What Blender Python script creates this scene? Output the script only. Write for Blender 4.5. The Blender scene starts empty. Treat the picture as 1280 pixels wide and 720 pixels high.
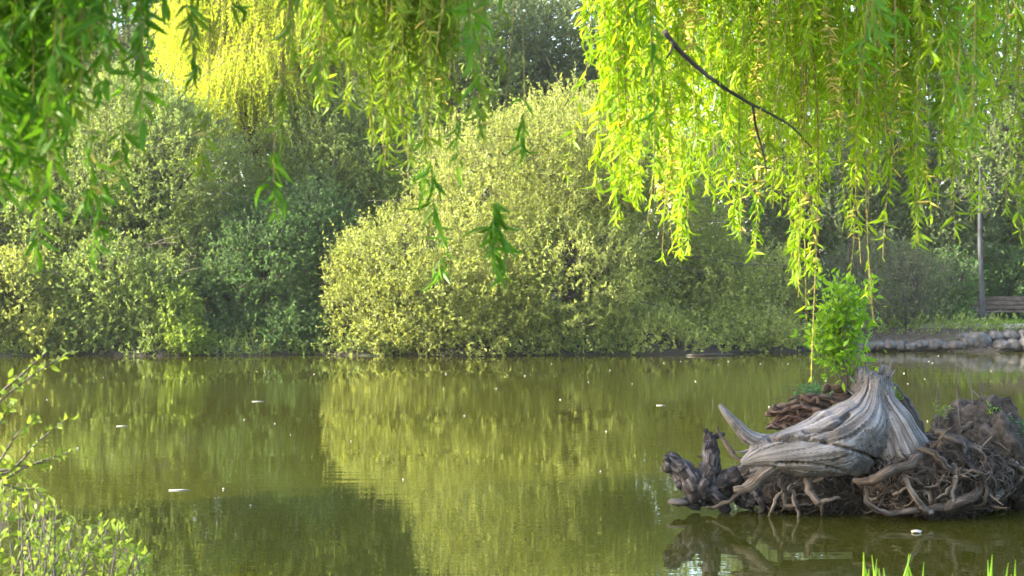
import bpy, math, random
import numpy as np
from mathutils import Vector, kdtree
R = math.radians
C = bpy.context.scene.collection
rng = np.random.default_rng(7)

# ------------------------------------------------------------------ camera numbers
F_PX, CAM_H = 1900.0, 1.7
def P(u, v, D):
    return np.array([(u - 640.0) / F_PX * D, D, CAM_H - (v - 360.0) / F_PX * D])

# ------------------------------------------------------------------ noise
def _hash(ix, iy, iz, seed):
    n = (ix * 73856093) ^ (iy * 19349663) ^ (iz * 83492791) ^ (seed * 2654435)
    n = (n ^ (n >> 13)) * 1274126177
    n = n & 0x7fffffff
    n = (n ^ (n >> 16)) & 0xffff
    return n / 65535.0
def vnoise(p, freq=1.0, seed=1):
    q = np.asarray(p, dtype=float) * freq
    i = np.floor(q).astype(np.int64); f = q - i
    f = f * f * (3 - 2 * f)
    out = 0
    for dx in (0, 1):
        for dy in (0, 1):
            for dz in (0, 1):
                w = (f[:, 0] if dx else 1 - f[:, 0]) * (f[:, 1] if dy else 1 - f[:, 1]) * (f[:, 2] if dz else 1 - f[:, 2])
                out = out + w * _hash(i[:, 0] + dx, i[:, 1] + dy, i[:, 2] + dz, seed)
    return out
def fbm(p, freq=1.0, seed=1, octaves=3):
    a, t, s = 1.0, 0.0, 0.0
    for k in range(octaves):
        s = s + a * vnoise(p, freq * 2 ** k, seed + k); t += a; a *= 0.5
    return s / t
def unit(v):
    return v / np.maximum(np.linalg.norm(v, axis=-1, keepdims=True), 1e-9)
def rand_dirs(n, r=rng):
    return unit(r.normal(size=(n, 3)))

# ------------------------------------------------------------------ mesh building
class MB:
    """collects vertices and faces (with a material slot and a random number per face)"""
    def __init__(self):
        self.v, self.f, self.n = [], {3: [], 4: []}, 0
        self.rnd = {3: [], 4: []}; self.grain = []; self.flow = False
    def add(self, V, faces, rnd=None, grain=None):
        V = np.asarray(V, dtype=np.float32).reshape(-1, 3)
        for F in faces:
            F = np.asarray(F, dtype=np.int64)
            if len(F) == 0: continue
            k = F.shape[1]
            self.f[k].append(F + self.n)
            if rnd is None: r = np.full(len(F), random.random())
            else: r = np.repeat(rnd, len(F) // len(rnd))
            self.rnd[k].append(r)
        if grain is not None: self.grain.append(grain); self.flow = True
        else: self.grain.append(V * 1.0)
        self.v.append(V); self.n += len(V)
    def mesh(self, name, mat, smooth=True, base=(0, 0, 0)):
        me = bpy.data.meshes.new(name)
        V = np.concatenate(self.v) - np.asarray(base, dtype=np.float32)
        loops, starts, rnd, pos = [], [], [], 0
        for k in (3, 4):
            if self.f[k]:
                F = np.concatenate(self.f[k]); loops.append(F.ravel())
                starts.append(pos + np.arange(len(F)) * k); pos += F.size
                rnd.append(np.concatenate(self.rnd[k]))
        loops = np.concatenate(loops); starts = np.concatenate(starts); rnd = np.concatenate(rnd)
        me.vertices.add(len(V)); me.vertices.foreach_set('co', V.astype(np.float32).ravel())
        me.loops.add(len(loops)); me.loops.foreach_set('vertex_index', loops.astype(np.int32))
        me.polygons.add(len(starts)); me.polygons.foreach_set('loop_start', starts.astype(np.int32))
        me.update(calc_edges=True)
        me.polygons.foreach_set('use_smooth', np.full(len(starts), smooth))
        a = me.attributes.new('rnd', 'FLOAT', 'FACE'); a.data.foreach_set('value', rnd.astype(np.float32))
        if self.flow:
            g = me.attributes.new('grain', 'FLOAT_VECTOR', 'POINT')
            g.data.foreach_set('vector', np.concatenate(self.grain).astype(np.float32).ravel())
        me.materials.append(mat)
        return me
    def build(self, name, mat, parent=None, smooth=True, base=None):
        if base is None: base = tuple(parent['_base']) if parent is not None and '_base' in parent else (0, 0, 0)
        o = bpy.data.objects.new(name, self.mesh(name, mat, smooth, base)); C.objects.link(o)
        if parent is not None: o.parent = parent
        else: o.location = base
        return o

def thing(name, label, cat, base, group=None):
    o = bpy.data.objects.new(name, None); C.objects.link(o)
    o.location = base; o['label'] = label; o['category'] = cat
    o['_base'] = [float(b) for b in base]
    if group: o['group'] = group
    return o
def tag(o, label, cat, group=None, kind=None):
    o['label'] = label; o['category'] = cat
    if group: o['group'] = group
    if kind: o['kind'] = kind
    return o

def frames(path):
    path = np.asarray(path, dtype=float)
    T = np.gradient(path, axis=0); T = unit(T)
    N = np.zeros_like(T)
    ref = np.array([0, 0, 1.0]) if abs(T[0, 2]) < 0.9 else np.array([1.0, 0, 0])
    n = ref - T[0] * np.dot(ref, T[0]); N[0] = n / np.linalg.norm(n)
    for i in range(1, len(T)):
        n = N[i - 1] - T[i] * np.dot(N[i - 1], T[i]); N[i] = n / max(np.linalg.norm(n), 1e-9)
    return T, N, np.cross(T, N)
def spline(pts, n):
    pts = np.asarray(pts, dtype=float)
    q = np.vstack([2 * pts[0] - pts[1], pts, 2 * pts[-1] - pts[-2]])
    t = np.linspace(0, len(pts) - 1 - 1e-6, n); i = t.astype(int); f = (t - i)[:, None]
    p0, p1, p2, p3 = q[i], q[i + 1], q[i + 2], q[i + 3]
    return 0.5 * ((2 * p1) + (-p0 + p2) * f + (2 * p0 - 5 * p1 + 4 * p2 - p3) * f ** 2 + (-p0 + 3 * p1 - 3 * p2 + p3) * f ** 3)
def tube(mb, path, rad, sides=6, flat=None, noise=0.0, seed=0, rot=0.0, caps=True):
    """swept tube; flat = (a, b) squash of the section; the grain runs along it"""
    path = np.asarray(path, dtype=float); n = len(path)
    rad = np.interp(np.linspace(0, 1, n), np.linspace(0, 1, len(np.atleast_1d(rad))), np.atleast_1d(rad))
    T, N, B = frames(path)
    th = np.linspace(0, 2 * np.pi, sides, endpoint=False) + rot
    fa, fb = flat if flat is not None else (1, 1)
    fa = np.interp(np.linspace(0, 1, n), np.linspace(0, 1, len(np.atleast_1d(fa))), np.atleast_1d(fa))
    fb = np.interp(np.linspace(0, 1, n), np.linspace(0, 1, len(np.atleast_1d(fb))), np.atleast_1d(fb))
    off = N[:, None] * (np.cos(th)[None, :, None] * fa[:, None, None]) + B[:, None] * (np.sin(th)[None, :, None] * fb[:, None, None])
    s = np.concatenate([[0], np.cumsum(np.linalg.norm(np.diff(path, axis=0), axis=1))])
    rr = np.repeat(rad[:, None], sides, 1)
    G = np.stack([np.repeat(s[:, None], sides, 1) + seed * 3.1,
                  np.cos(th)[None] * rad.max() + 0 * rr, np.sin(th)[None] * rad.max() + 0 * rr], -1)
    if noise:
        g = G.reshape(-1, 3) * np.array([2.0, 1, 1]) + seed * 1.7
        rr = rr * (1 + noise * (fbm(g, 1.2 / max(rad.max(), .004), seed + 3, 2).reshape(rr.shape) - .5) * 2)
    V = path[:, None] + off * rr[..., None]
    i = np.arange(n - 1)[:, None] * sides; j = np.arange(sides)[None]; k = (j + 1) % sides
    Q = np.stack([i + j, i + k, i + sides + k, i + sides + j], -1).reshape(-1, 4)
    V = V.reshape(-1, 3); G = G.reshape(-1, 3); faces = [Q]
    if caps:
        V = np.vstack([V, path[0], path[-1]]); G = np.vstack([G, [s[0], 0, 0], [s[-1], 0, 0]])
        a = n * sides; j = np.arange(sides); k = (j + 1) % sides
        faces.append(np.vstack([np.stack([np.full(sides, a), k, j], -1),
                                np.stack([np.full(sides, a + 1), (n - 1) * sides + j, (n - 1) * sides + k], -1)]))
    mb.add(V, faces, grain=G)

# leaf templates: columns along, across, out of plane
LEAF4 = (np.array([[0, 0, 0], [.45, .5, .10], [1, 0, 0], [.45, -.5, .10]]), [np.array([[0, 1, 2, 3]])])
_t = [[0, 0, 0]]
for a, w, z in ((.16, .33, .035), (.42, .5, .05), (.74, .3, .0)):
    _t += [[a, w, z + .035], [a, 0, z], [a, -w, z + .035]]
_t += [[1, 0, -.07]]
LEAFW = (np.array(_t), [np.array([[0, 1, 2], [0, 2, 3], [7, 10, 8], [8, 10, 9]]),
                        np.array([[1, 4, 5, 2], [2, 5, 6, 3], [4, 7, 8, 5], [5, 8, 9, 6]])])
def leaves(mb, pos, dirs, length, width, r=rng, tmpl=LEAF4, normal=None, curl=0.0):
    n = len(pos)
    if n == 0: return
    d = unit(dirs); q = rand_dirs(n, r) if normal is None else normal
    s = unit(np.cross(d, q)); nn = np.cross(s, d)
    T, faces = tmpl
    L = np.broadcast_to(length, (n,))[:, None, None]; W = np.broadcast_to(width, (n,))[:, None, None]
    bend = 1.0 + curl * r.normal(size=(n, 1, 1))
    V = pos[:, None] + d[:, None] * L * T[None, :, 0, None] + s[:, None] * W * T[None, :, 1, None] + nn[:, None] * L * T[None, :, 2, None] * bend
    k = len(T); off = (np.arange(n) * k)[:, None, None]
    fs = [(F[None] + off).reshape(-1, F.shape[1]) for F in faces]
    mb.add(V.reshape(-1, 3), fs, rnd=r.random(n))
def prisms(mb, A, B, ra, rb, r=rng):
    """thin three-sided twigs from A to B"""
    n = len(A); d = unit(B - A); s = unit(np.cross(d, rand_dirs(n, r))); t = np.cross(d, s)
    ra = np.broadcast_to(ra, (n,))[:, None]; rb = np.broadcast_to(rb, (n,))[:, None]
    vs = []
    for (O, rad) in ((A, ra), (B, rb)):
        for k in range(3):
            a = k * 2.0944; vs.append(O + (s * math.cos(a) + t * math.sin(a)) * rad)
    V = np.stack(vs, 1); off = (np.arange(n) * 6)[:, None, None]
    F = np.array([[0, 1, 4, 3], [1, 2, 5, 4], [2, 0, 3, 5]])[None] + off
    mb.add(V.reshape(-1, 3), [F.reshape(-1, 4)], rnd=r.random(n))

# ------------------------------------------------------------------ materials
def new_mat(name):
    m = bpy.data.materials.new(name); m.use_nodes = True
    nt = m.node_tree; nt.nodes.clear()
    return m, nt, nt.nodes, nt.links
def ramp(N, cols, pos=None):
    n = N.new('ShaderNodeValToRGB'); e = n.color_ramp.elements
    pos = pos or [i / (len(cols) - 1) for i in range(len(cols))]
    while len(e) < len(cols): e.new(0.5)
    for i, c in enumerate(cols): e[i].position = pos[i]; e[i].color = (*c, 1)
    return n
def leaf_mat(name, cols, trans=(0.2, .3, .03), tfac=.4, rough=.5, clump=1.0, spec=.18):
    m, nt, N, L = new_mat(name)
    at = N.new('ShaderNodeAttribute'); at.attribute_name = 'rnd'
    tc = N.new('ShaderNodeTexCoord'); no = N.new('ShaderNodeTexNoise'); no.inputs['Scale'].default_value = clump; no.inputs['Detail'].default_value = 2
    L.new(tc.outputs['Object'], no.inputs['Vector'])
    ad = N.new('ShaderNodeMath'); ad.operation = 'MULTIPLY_ADD'; ad.inputs[1].default_value = .55
    sc = N.new('ShaderNodeMath'); sc.operation = 'MULTIPLY_ADD'; sc.inputs[1].default_value = 1.0; sc.inputs[2].default_value = -.28
    L.new(no.outputs['Fac'], sc.inputs[0]); L.new(at.outputs['Fac'], ad.inputs[0]); L.new(sc.outputs[0], ad.inputs[2])
    cr = ramp(N, cols); L.new(ad.outputs[0], cr.inputs['Fac'])
    b = N.new('ShaderNodeBsdfPrincipled'); L.new(cr.outputs['Color'], b.inputs['Base Color'])
    b.inputs['Roughness'].default_value = rough; b.inputs['Specular IOR Level'].default_value = spec
    t = N.new('ShaderNodeBsdfTranslucent')
    mx = N.new('ShaderNodeMix'); mx.data_type = 'RGBA'; mx.inputs['Factor'].default_value = .55
    L.new(cr.outputs['Color'], mx.inputs['A']); mx.inputs['B'].default_value = (*trans, 1)
    L.new(mx.outputs['Result'], t.inputs['Color'])
    ms = N.new('ShaderNodeMixShader'); ms.inputs['Fac'].default_value = tfac
    L.new(b.outputs[0], ms.inputs[1]); L.new(t.outputs[0], ms.inputs[2])
    o = N.new('ShaderNodeOutputMaterial'); L.new(ms.outputs[0], o.inputs['Surface'])
    return m
def bark_mat(name, cols, scale=(20, 20, 4), rough=.85, bump=.3, attr=None, dist=.01, wet=False, lo=.25):
    m, nt, N, L = new_mat(name)
    if attr:
        src = N.new('ShaderNodeAttribute'); src.attribute_name = attr; out = src.outputs['Vector']
    else:
        src = N.new('ShaderNodeTexCoord'); out = src.outputs['Object']
    mp = N.new('ShaderNodeMapping'); mp.inputs['Scale'].default_value = scale; L.new(out, mp.inputs['Vector'])
    no = N.new('ShaderNodeTexNoise'); no.inputs['Scale'].default_value = 1; no.inputs['Detail'].default_value = 5; no.inputs['Roughness'].default_value = .65
    L.new(mp.outputs[0], no.inputs['Vector'])
    cr = ramp(N, cols, [lo + (1 - 2 * lo) * i / (len(cols) - 1) for i in range(len(cols))]); L.new(no.outputs['Fac'], cr.inputs['Fac'])
    b = N.new('ShaderNodeBsdfPrincipled'); b.inputs['Roughness'].default_value = rough; b.inputs['Specular IOR Level'].default_value = .25
    col = cr.outputs['Color']
    # broad stains
    tc = N.new('ShaderNodeTexCoord'); n2 = N.new('ShaderNodeTexNoise'); n2.inputs['Scale'].default_value = 4.5; n2.inputs['Detail'].default_value = 4
    L.new(tc.outputs['Object'], n2.inputs['Vector'])
    r2 = ramp(N, [(.62, .58, .52), (1.15, 1.15, 1.15)], [.35, .62]); L.new(n2.outputs['Fac'], r2.inputs['Fac'])
    mx = N.new('ShaderNodeMix'); mx.data_type = 'RGBA'; mx.blend_type = 'MULTIPLY'; mx.inputs['Factor'].default_value = .8
    L.new(col, mx.inputs['A']); L.new(r2.outputs['Color'], mx.inputs['B']); col = mx.outputs['Result']
    if wet:                                           # water soaked band just above the pond
        sx = N.new('ShaderNodeSeparateXYZ'); L.new(tc.outputs['Object'], sx.inputs[0])
        ma = N.new('ShaderNodeMath'); ma.operation = 'MULTIPLY_ADD'; ma.inputs[1].default_value = .14; L.new(n2.outputs['Fac'], ma.inputs[0]); L.new(sx.outputs['Z'], ma.inputs[2])
        r3 = ramp(N, [(.30, .29, .27), (1, 1, 1)], [.10, .17]); L.new(ma.outputs[0], r3.inputs['Fac'])
        m3 = N.new('ShaderNodeMix'); m3.data_type = 'RGBA'; m3.blend_type = 'MULTIPLY'; m3.inputs['Factor'].default_value = 1
        L.new(col, m3.inputs['A']); L.new(r3.outputs['Color'], m3.inputs['B']); col = m3.outputs['Result']
        r4 = ramp(N, [(.3, .3, .3), (rough, rough, rough)], [.10, .17]); L.new(ma.outputs[0], r4.inputs['Fac']); L.new(r4.outputs['Color'], b.inputs['Roughness'])
    L.new(col, b.inputs['Base Color'])
    if bump:
        bp = N.new('ShaderNodeBump'); bp.inputs['Strength'].default_value = bump; bp.inputs['Distance'].default_value = dist
        L.new(no.outputs['Fac'], bp.inputs['Height']); L.new(bp.outputs[0], b.inputs['Normal'])
    o = N.new('ShaderNodeOutputMaterial'); L.new(b.outputs[0], o.inputs['Surface'])
    return m
M = {}
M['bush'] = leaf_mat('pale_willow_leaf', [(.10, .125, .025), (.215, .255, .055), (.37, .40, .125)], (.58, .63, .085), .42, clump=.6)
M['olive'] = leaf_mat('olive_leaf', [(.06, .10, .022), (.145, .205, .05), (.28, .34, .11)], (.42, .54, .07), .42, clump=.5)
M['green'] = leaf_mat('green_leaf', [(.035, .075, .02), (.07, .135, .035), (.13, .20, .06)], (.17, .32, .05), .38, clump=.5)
M['fresh'] = leaf_mat('fresh_leaf', [(.08, .14, .02), (.16, .24, .03), (.28, .34, .07)], (.38, .5, .04), .42, clump=.6)
M['gold'] = leaf_mat('golden_leaf', [(.20, .30, .010), (.36, .46, .014), (.50, .57, .03)], (.80, .90, .03), .55, clump=.7)
M['wood'] = leaf_mat('wood_leaf', [(.05, .075, .03), (.10, .135, .05), (.18, .22, .09)], (.26, .36, .09), .40, clump=.3)
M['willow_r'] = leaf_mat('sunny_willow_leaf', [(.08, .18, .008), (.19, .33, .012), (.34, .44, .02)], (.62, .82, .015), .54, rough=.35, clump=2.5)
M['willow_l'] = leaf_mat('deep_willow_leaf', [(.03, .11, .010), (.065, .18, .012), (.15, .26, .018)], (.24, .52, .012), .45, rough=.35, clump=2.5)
M['willow_m'] = leaf_mat('mid_willow_leaf', [(.06, .13, .012), (.13, .22, .018), (.24, .31, .03)], (.40, .58, .02), .48, rough=.4, clump=2.5, spec=.2)  # lighter copy of the deep leaf, sunlight put into the colour
M['catkin'] = leaf_mat('catkin_yellow', [(.42, .38, .07), (.56, .48, .10), (.68, .52, .2)], (.7, .6, .08), .35, clump=3)
M['sapling'] = leaf_mat('sapling_leaf', [(.05, .14, .006), (.11, .24, .010), (.24, .38, .025)], (.36, .62, .015), .42, rough=.35, clump=3)
M['herb'] = leaf_mat('herb_leaf', [(.04, .14, .05), (.06, .19, .06), (.10, .25, .08)], (.12, .4, .08), .35, clump=5)
M['grass'] = leaf_mat('grass_blade', [(.12, .26, .02), (.18, .34, .025), (.28, .42, .05)], (.4, .65, .03), .4, clump=4)
M['twig'] = bark_mat('twig_grey', [(.06, .05, .048), (.11, .094, .09), (.16, .14, .136)], bump=0)
M['twig_w'] = bark_mat('twig_willow', [(.14, .11, .03), (.24, .19, .06), (.32, .26, .10)], bump=0)
M['bark'] = bark_mat('bark_dark', [(.035, .028, .024), (.08, .065, .055), (.14, .12, .105)])
M['bark_grey'] = bark_mat('bark_grey', [(.03, .031, .034), (.05, .053, .058), (.075, .078, .083)], scale=(8, 8, 2))
M['drift'] = bark_mat('driftwood_grey', [(.026, .023, .023), (.115, .106, .107), (.19, .183, .19), (.275, .268, .282)], scale=(2.0, 48, 48), attr='grain', bump=.7, dist=.012, wet=True, lo=.34)
M['root'] = bark_mat('root_brown', [(.014, .012, .0105), (.052, .042, .036), (.125, .106, .093)], scale=(5, 60, 60), attr='grain', bump=.5, dist=.006, wet=True, lo=.34)
M['root_pale'] = bark_mat('root_pale', [(.034, .029, .025), (.11, .092, .08), (.23, .2, .178)], scale=(5, 60, 60), attr='grain', bump=.5, dist=.006, wet=True, lo=.34)
M['root_black'] = bark_mat('root_black', [(.008, .008, .009), (.032, .029, .033), (.15, .138, .15)], scale=(16, 30, 30), attr='grain', bump=1.0, dist=.02, wet=True, lo=.34)
M['rot'] = bark_mat('rotten_wood', [(.022, .014, .011), (.075, .048, .038), (.155, .107, .087)], scale=(4, 40, 40), attr='grain', bump=.8, dist=.01, wet=True, lo=.34)
M['soil'] = bark_mat('root_soil', [(.012, .010, .008), (.04, .032, .026), (.085, .068, .056)], scale=(14, 14, 14), bump=1, dist=.03, wet=True, lo=.34)
M['stone'] = bark_mat('stone_grey', [(.04, .04, .041), (.075, .073, .075), (.12, .116, .119)], scale=(6, 6, 6), bump=.4, dist=.02)
M['petal'] = bark_mat('petal_white', [(.30, .29, .25), (.42, .41, .37)], bump=0, rough=.5)
M['bench'] = bark_mat('bench_wood', [(.07, .05, .045), (.13, .095, .085), (.18, .14, .125)], scale=(2, 20, 20), bump=.2)
M['leg'] = bark_mat('bench_leg', [(.05, .045, .045), (.09, .08, .08)], bump=.1)
M['path'] = bark_mat('gravel_path', [(.26, .235, .2), (.36, .33, .29), (.44, .41, .37)], scale=(25, 25, 25), bump=.2)

def ground_material():
    m, nt, N, L = new_mat('bank_earth')
    tc = N.new('ShaderNodeTexCoord'); no = N.new('ShaderNodeTexNoise'); no.inputs['Scale'].default_value = 1.3; no.inputs['Detail'].default_value = 8; no.inputs['Roughness'].default_value = .7
    L.new(tc.outputs['Object'], no.inputs['Vector'])
    cr = ramp(N, [(.018, .014, .010), (.042, .031, .022), (.026, .03, .013), (.035, .052, .016)], [.3, .47, .56, .7]); L.new(no.outputs['Fac'], cr.inputs['Fac'])
    b = N.new('ShaderNodeBsdfPrincipled'); b.inputs['Roughness'].default_value = .9
    L.new(cr.outputs['Color'], b.inputs['Base Color'])
    bp = N.new('ShaderNodeBump'); bp.inputs['Strength'].default_value = .6; bp.inputs['Distance'].default_value = .05
    L.new(no.outputs['Fac'], bp.inputs['Height']); L.new(bp.outputs[0], b.inputs['Normal'])
    o = N.new('ShaderNodeOutputMaterial'); L.new(b.outputs[0], o.inputs['Surface'])
    return m
def water_material():
    m, nt, N, L = new_mat('pond_water')
    tc = N.new('ShaderNodeTexCoord')
    def noise(scale, vec, detail=2):
        mp = N.new('ShaderNodeMapping'); mp.inputs['Scale'].default_value = vec; L.new(tc.outputs['Object'], mp.inputs['Vector'])
        n = N.new('ShaderNodeTexNoise'); n.inputs['Scale'].default_value = scale; n.inputs['Detail'].default_value = detail
        L.new(mp.outputs[0], n.inputs['Vector']); return n.outputs['Fac']
    small = noise(1, (1.5, 6.0, 1)); big = noise(1, (.25, .6, 1), 1)
    patch = noise(1, (.10, .28, 1), 2)
    pr = ramp(N, [(.35, .35, .35), (1.0, 1.0, 1.0), (2.6, 2.6, 2.6)], [.40, .54, .66]); L.new(patch, pr.inputs['Fac'])
    mu = N.new('ShaderNodeMath'); mu.operation = 'MULTIPLY'; L.new(small, mu.inputs[0]); L.new(pr.outputs['Color'], mu.inputs[1])
    b1 = N.new('ShaderNodeBump'); b1.inputs['Strength'].default_value = 1; b1.inputs['Distance'].default_value = .0013; L.new(mu.outputs[0], b1.inputs['Height'])
    b2 = N.new('ShaderNodeBump'); b2.inputs['Strength'].default_value = 1; b2.inputs['Distance'].default_value = .002; L.new(big, b2.inputs['Height']); L.new(b1.outputs[0], b2.inputs['Normal'])
    b = N.new('ShaderNodeBsdfPrincipled'); b.inputs['Base Color'].default_value = (.036, .036, .003, 1)
    b.inputs['Roughness'].default_value = .012; b.inputs['IOR'].default_value = 1.45
    L.new(b2.outputs[0], b.inputs['Normal'])
    o = N.new('ShaderNodeOutputMaterial'); L.new(b.outputs[0], o.inputs['Surface'])
    return m

# ------------------------------------------------------------------ ground and water
def shore_y(x):                                     # far waterline
    x = np.asarray(x, dtype=float)
    return 38.3 + 2.6 / (1 + np.exp(-(x - 4.8) * .9)) + .25 * np.sin(x * .9) + .12 * np.sin(x * 2.3 + 1) - 3.5 / (1 + np.exp((x + 14.5) * .9))
def ground_z(x, y):
    x = np.asarray(x, dtype=float); y = np.asarray(y, dtype=float)
    d = y - shore_y(x)
    far = np.where(d < 0, np.maximum(-.9, d * .35), np.minimum(.58, d * .42) + np.maximum(0, d - 8) * .02)
    near = np.clip((5.9 - y) * .45, -.9, .35)
    z = np.maximum(far, near)
    p = np.stack([x, y, 0 * x], -1).reshape(-1, 3)
    z = z + ((fbm(p, 1.1, 5, 3) - .5) * .14).reshape(z.shape)
    return z
gx = np.concatenate([np.linspace(-260, -26, 24), np.linspace(-25, 25, 126), np.linspace(26, 260, 24)])
gy = np.concatenate([np.linspace(-60, 0, 12), np.linspace(.5, 9, 22), np.linspace(11, 34, 10), np.linspace(35, 56, 106), np.linspace(60, 420, 20)])
X, Y = np.meshgrid(gx, gy, indexing='ij')
Z = ground_z(X, Y)
g = MB(); ny = len(gy); i, j = np.meshgrid(np.arange(len(gx) - 1), np.arange(ny - 1), indexing='ij')
g.add(np.stack([X, Y, Z], -1).reshape(-1, 3), [np.stack([i * ny + j, (i + 1) * ny + j, (i + 1) * ny + j + 1, i * ny + j + 1], -1).reshape(-1, 4)])
go = g.build('ground', ground_material()); go['kind'] = 'structure'
w = MB(); w.add([[-120, 1, 0], [120, 1, 0], [120, 60, 0], [-120, 60, 0]], [[[0, 1, 2, 3]]])
wo = w.build('water', water_material(), smooth=False); wo['kind'] = 'structure'
# gravel path past the bench
pm = MB(); px = np.linspace(11.2, 40, 40)
a = np.stack([px, 43.0 + .02 * (px - 12), np.full(40, .66)], -1); b = a + np.array([0, 1.3, .004])
c_, d_ = a - np.array([0, .02, .16]), a.copy()
pm.add(np.stack([c_, a, b], 1).reshape(-1, 3), [np.array([[k * 3 + q, k * 3 + 3 + q, k * 3 + 4 + q, k * 3 + 1 + q] for k in range(39) for q in (0, 1)])])
po = pm.build('path', M['path'], smooth=False); po['kind'] = 'structure'

# ------------------------------------------------------------------ trees
def in_lobes(n, lobes, r, surf, rough=.2, seed=0, low=.0):
    L = np.array(lobes, dtype=float)
    wgt = (L[:, 3] * L[:, 4] * L[:, 5]) ** (2 / 3); wgt /= wgt.sum()
    k = r.choice(len(L), n, p=wgt)
    d = rand_dirs(n, r)
    rad = (surf[0] + (surf[1] - surf[0]) * r.random(n) ** .6)
    rad *= 1 + rough * 2 * (fbm(d * 1.0 + k[:, None] * 5.3, 2.6, seed + 11, 3) - .5)
    pos = L[k, :3] + d * L[k, 3:] * rad[:, None]
    nrm = unit(d / L[k, 3:])
    return pos, nrm
def make_tree(name, label, cat, base, lobes, n, mat, leaf=(.08, .045), per=8, shoot=.5, up=.5, out=.6, surf=(.55, 1.0), rough=.2,
              trunk=None, limbs=8, stems=1, gaps=.35, gapf=.9, seed=1, group=None, droop=False, twig_r=.006, twigmat='twig', barkmat='bark', bare=0.0, lean=0):
    r = np.random.default_rng(seed); random.seed(seed)
    base = np.array([base[0], base[1], base[2] if len(base) > 2 else float(ground_z(np.array([base[0]]), np.array([base[1]]))[0])])
    root = thing(name, label, cat, base, group)
    pos, nrm = in_lobes(n, lobes, r, surf, rough, seed)
    keep = pos[:, 2] + base[2] > np.maximum(ground_z(pos[:, 0] + base[0], pos[:, 1] + base[1]), 0) + .06
    keep &= fbm(pos + seed, gapf, seed + 3, 2) > gaps + .10 * r.normal(size=n)
    pos, nrm = pos[keep], nrm[keep]
    m = len(pos)
    if droop: d = unit(nrm * .35 + np.array([0, 0, -1.0]) + r.normal(size=(m, 3)) * .12)
    else: d = unit(nrm * out + np.array([0, 0, up]) + r.normal(size=(m, 3)) * .45)
    ln = shoot * (.5 + r.random(m) * .9) * np.where(r.random(m) < .07, 2.1, 1.0)
    A = pos - d * ln[:, None] * .35; B = pos + d * ln[:, None] * .65
    if droop: A, B = pos, pos + d * ln[:, None]
    tw = MB(); prisms(tw, A + base, B + base, twig_r, twig_r * .4, r)
    lit = r.random(m) >= bare
    A2, B2, d2 = A[lit], B[lit], d[lit]; m2 = len(A2)
    f = (.12 + .9 * (np.arange(per) + r.random((m2, per))) / per)
    lp = A2[:, None] + (B2 - A2)[:, None] * f[..., None]
    ld = d2[:, None] * .6 + r.normal(size=(m2, per, 3)) * .62
    if droop: ld = ld + np.array([0, 0, -.5])
    sz = leaf[0] * (.6 + .8 * r.random(m2 * per))
    cr = MB(); leaves(cr, lp.reshape(-1, 3) + base, ld.reshape(-1, 3), sz, sz * leaf[1] / leaf[0], r)
    # trunk with limbs
    tb = MB(); L = np.array(lobes, dtype=float)
    top = L[np.argmax(L[:, 2])]; tr = trunk or .16
    for sidx in range(stems):
        s0 = base + np.array([r.normal() * .25, r.normal() * .2, -.15]) * (stems > 1) + np.array([0, 0, -.12])
        tgt = L[sidx % len(L)] if stems > 1 else top
        e = base + tgt[:3] + np.array([r.normal() * .4, r.normal() * .4, tgt[5] * .5]) * (np.array([.2, .2, 1]) if trunk and trunk < .08 and stems == 1 else 1)
        mid = (s0 + e) / 2 + r.normal(size=3) * (.012 if trunk and trunk < .08 and stems == 1 else .04) * np.linalg.norm(e - s0) * np.array([1, 1, .2])
        if stems > 1: mid[2] += .2
        pth = spline([s0, mid, e], 14); rad = tr * (1 if stems == 1 else .55)
        tube(tb, pth, [rad * 1.25, rad, rad * .8, rad * .5, rad * .18], 8, noise=.12, seed=seed + sidx)
        for q in range(limbs):
            t = .25 + .7 * r.random(); o0 = pth[int(t * 13)]
            lb = L[r.integers(len(L))]; tg = base + lb[:3] + rand_dirs(1, r)[0] * lb[3:] * .85
            if tg[2] < o0[2] and not droop: tg[2] = o0[2] + abs(tg[2] - o0[2]) * .5
            mm = (o0 + tg) / 2 + np.array([0, 0, .10 * np.linalg.norm(tg - o0)])
            tube(tb, spline([o0, mm, tg], 8), [rad * (1 - t) * .65 + .012, .006], 5, noise=.1, seed=q)
    tb.build('trunk', M[barkmat], root); tw.build('twigs', M[twigmat], root); cr.build('crown', M[mat], root, smooth=False)
    return root
def px_lobes(base, D, items):
    """lobes given as (u, v, half width px, half height px, depth offset m, half depth m) at distance D"""
    out = []; bz = float(ground_z(np.array([base[0]]), np.array([base[1]]))[0])
    for (u, v, a, b, dy, ry) in items:
        p = P(u, v, D + dy); s = (D + dy) / F_PX
        out.append((p[0] - base[0], p[1] - base[1], p[2] - bz, a * s, ry, b * s))
    return out
def at(u, D): return ((u - 640) / F_PX * D, D)

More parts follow.
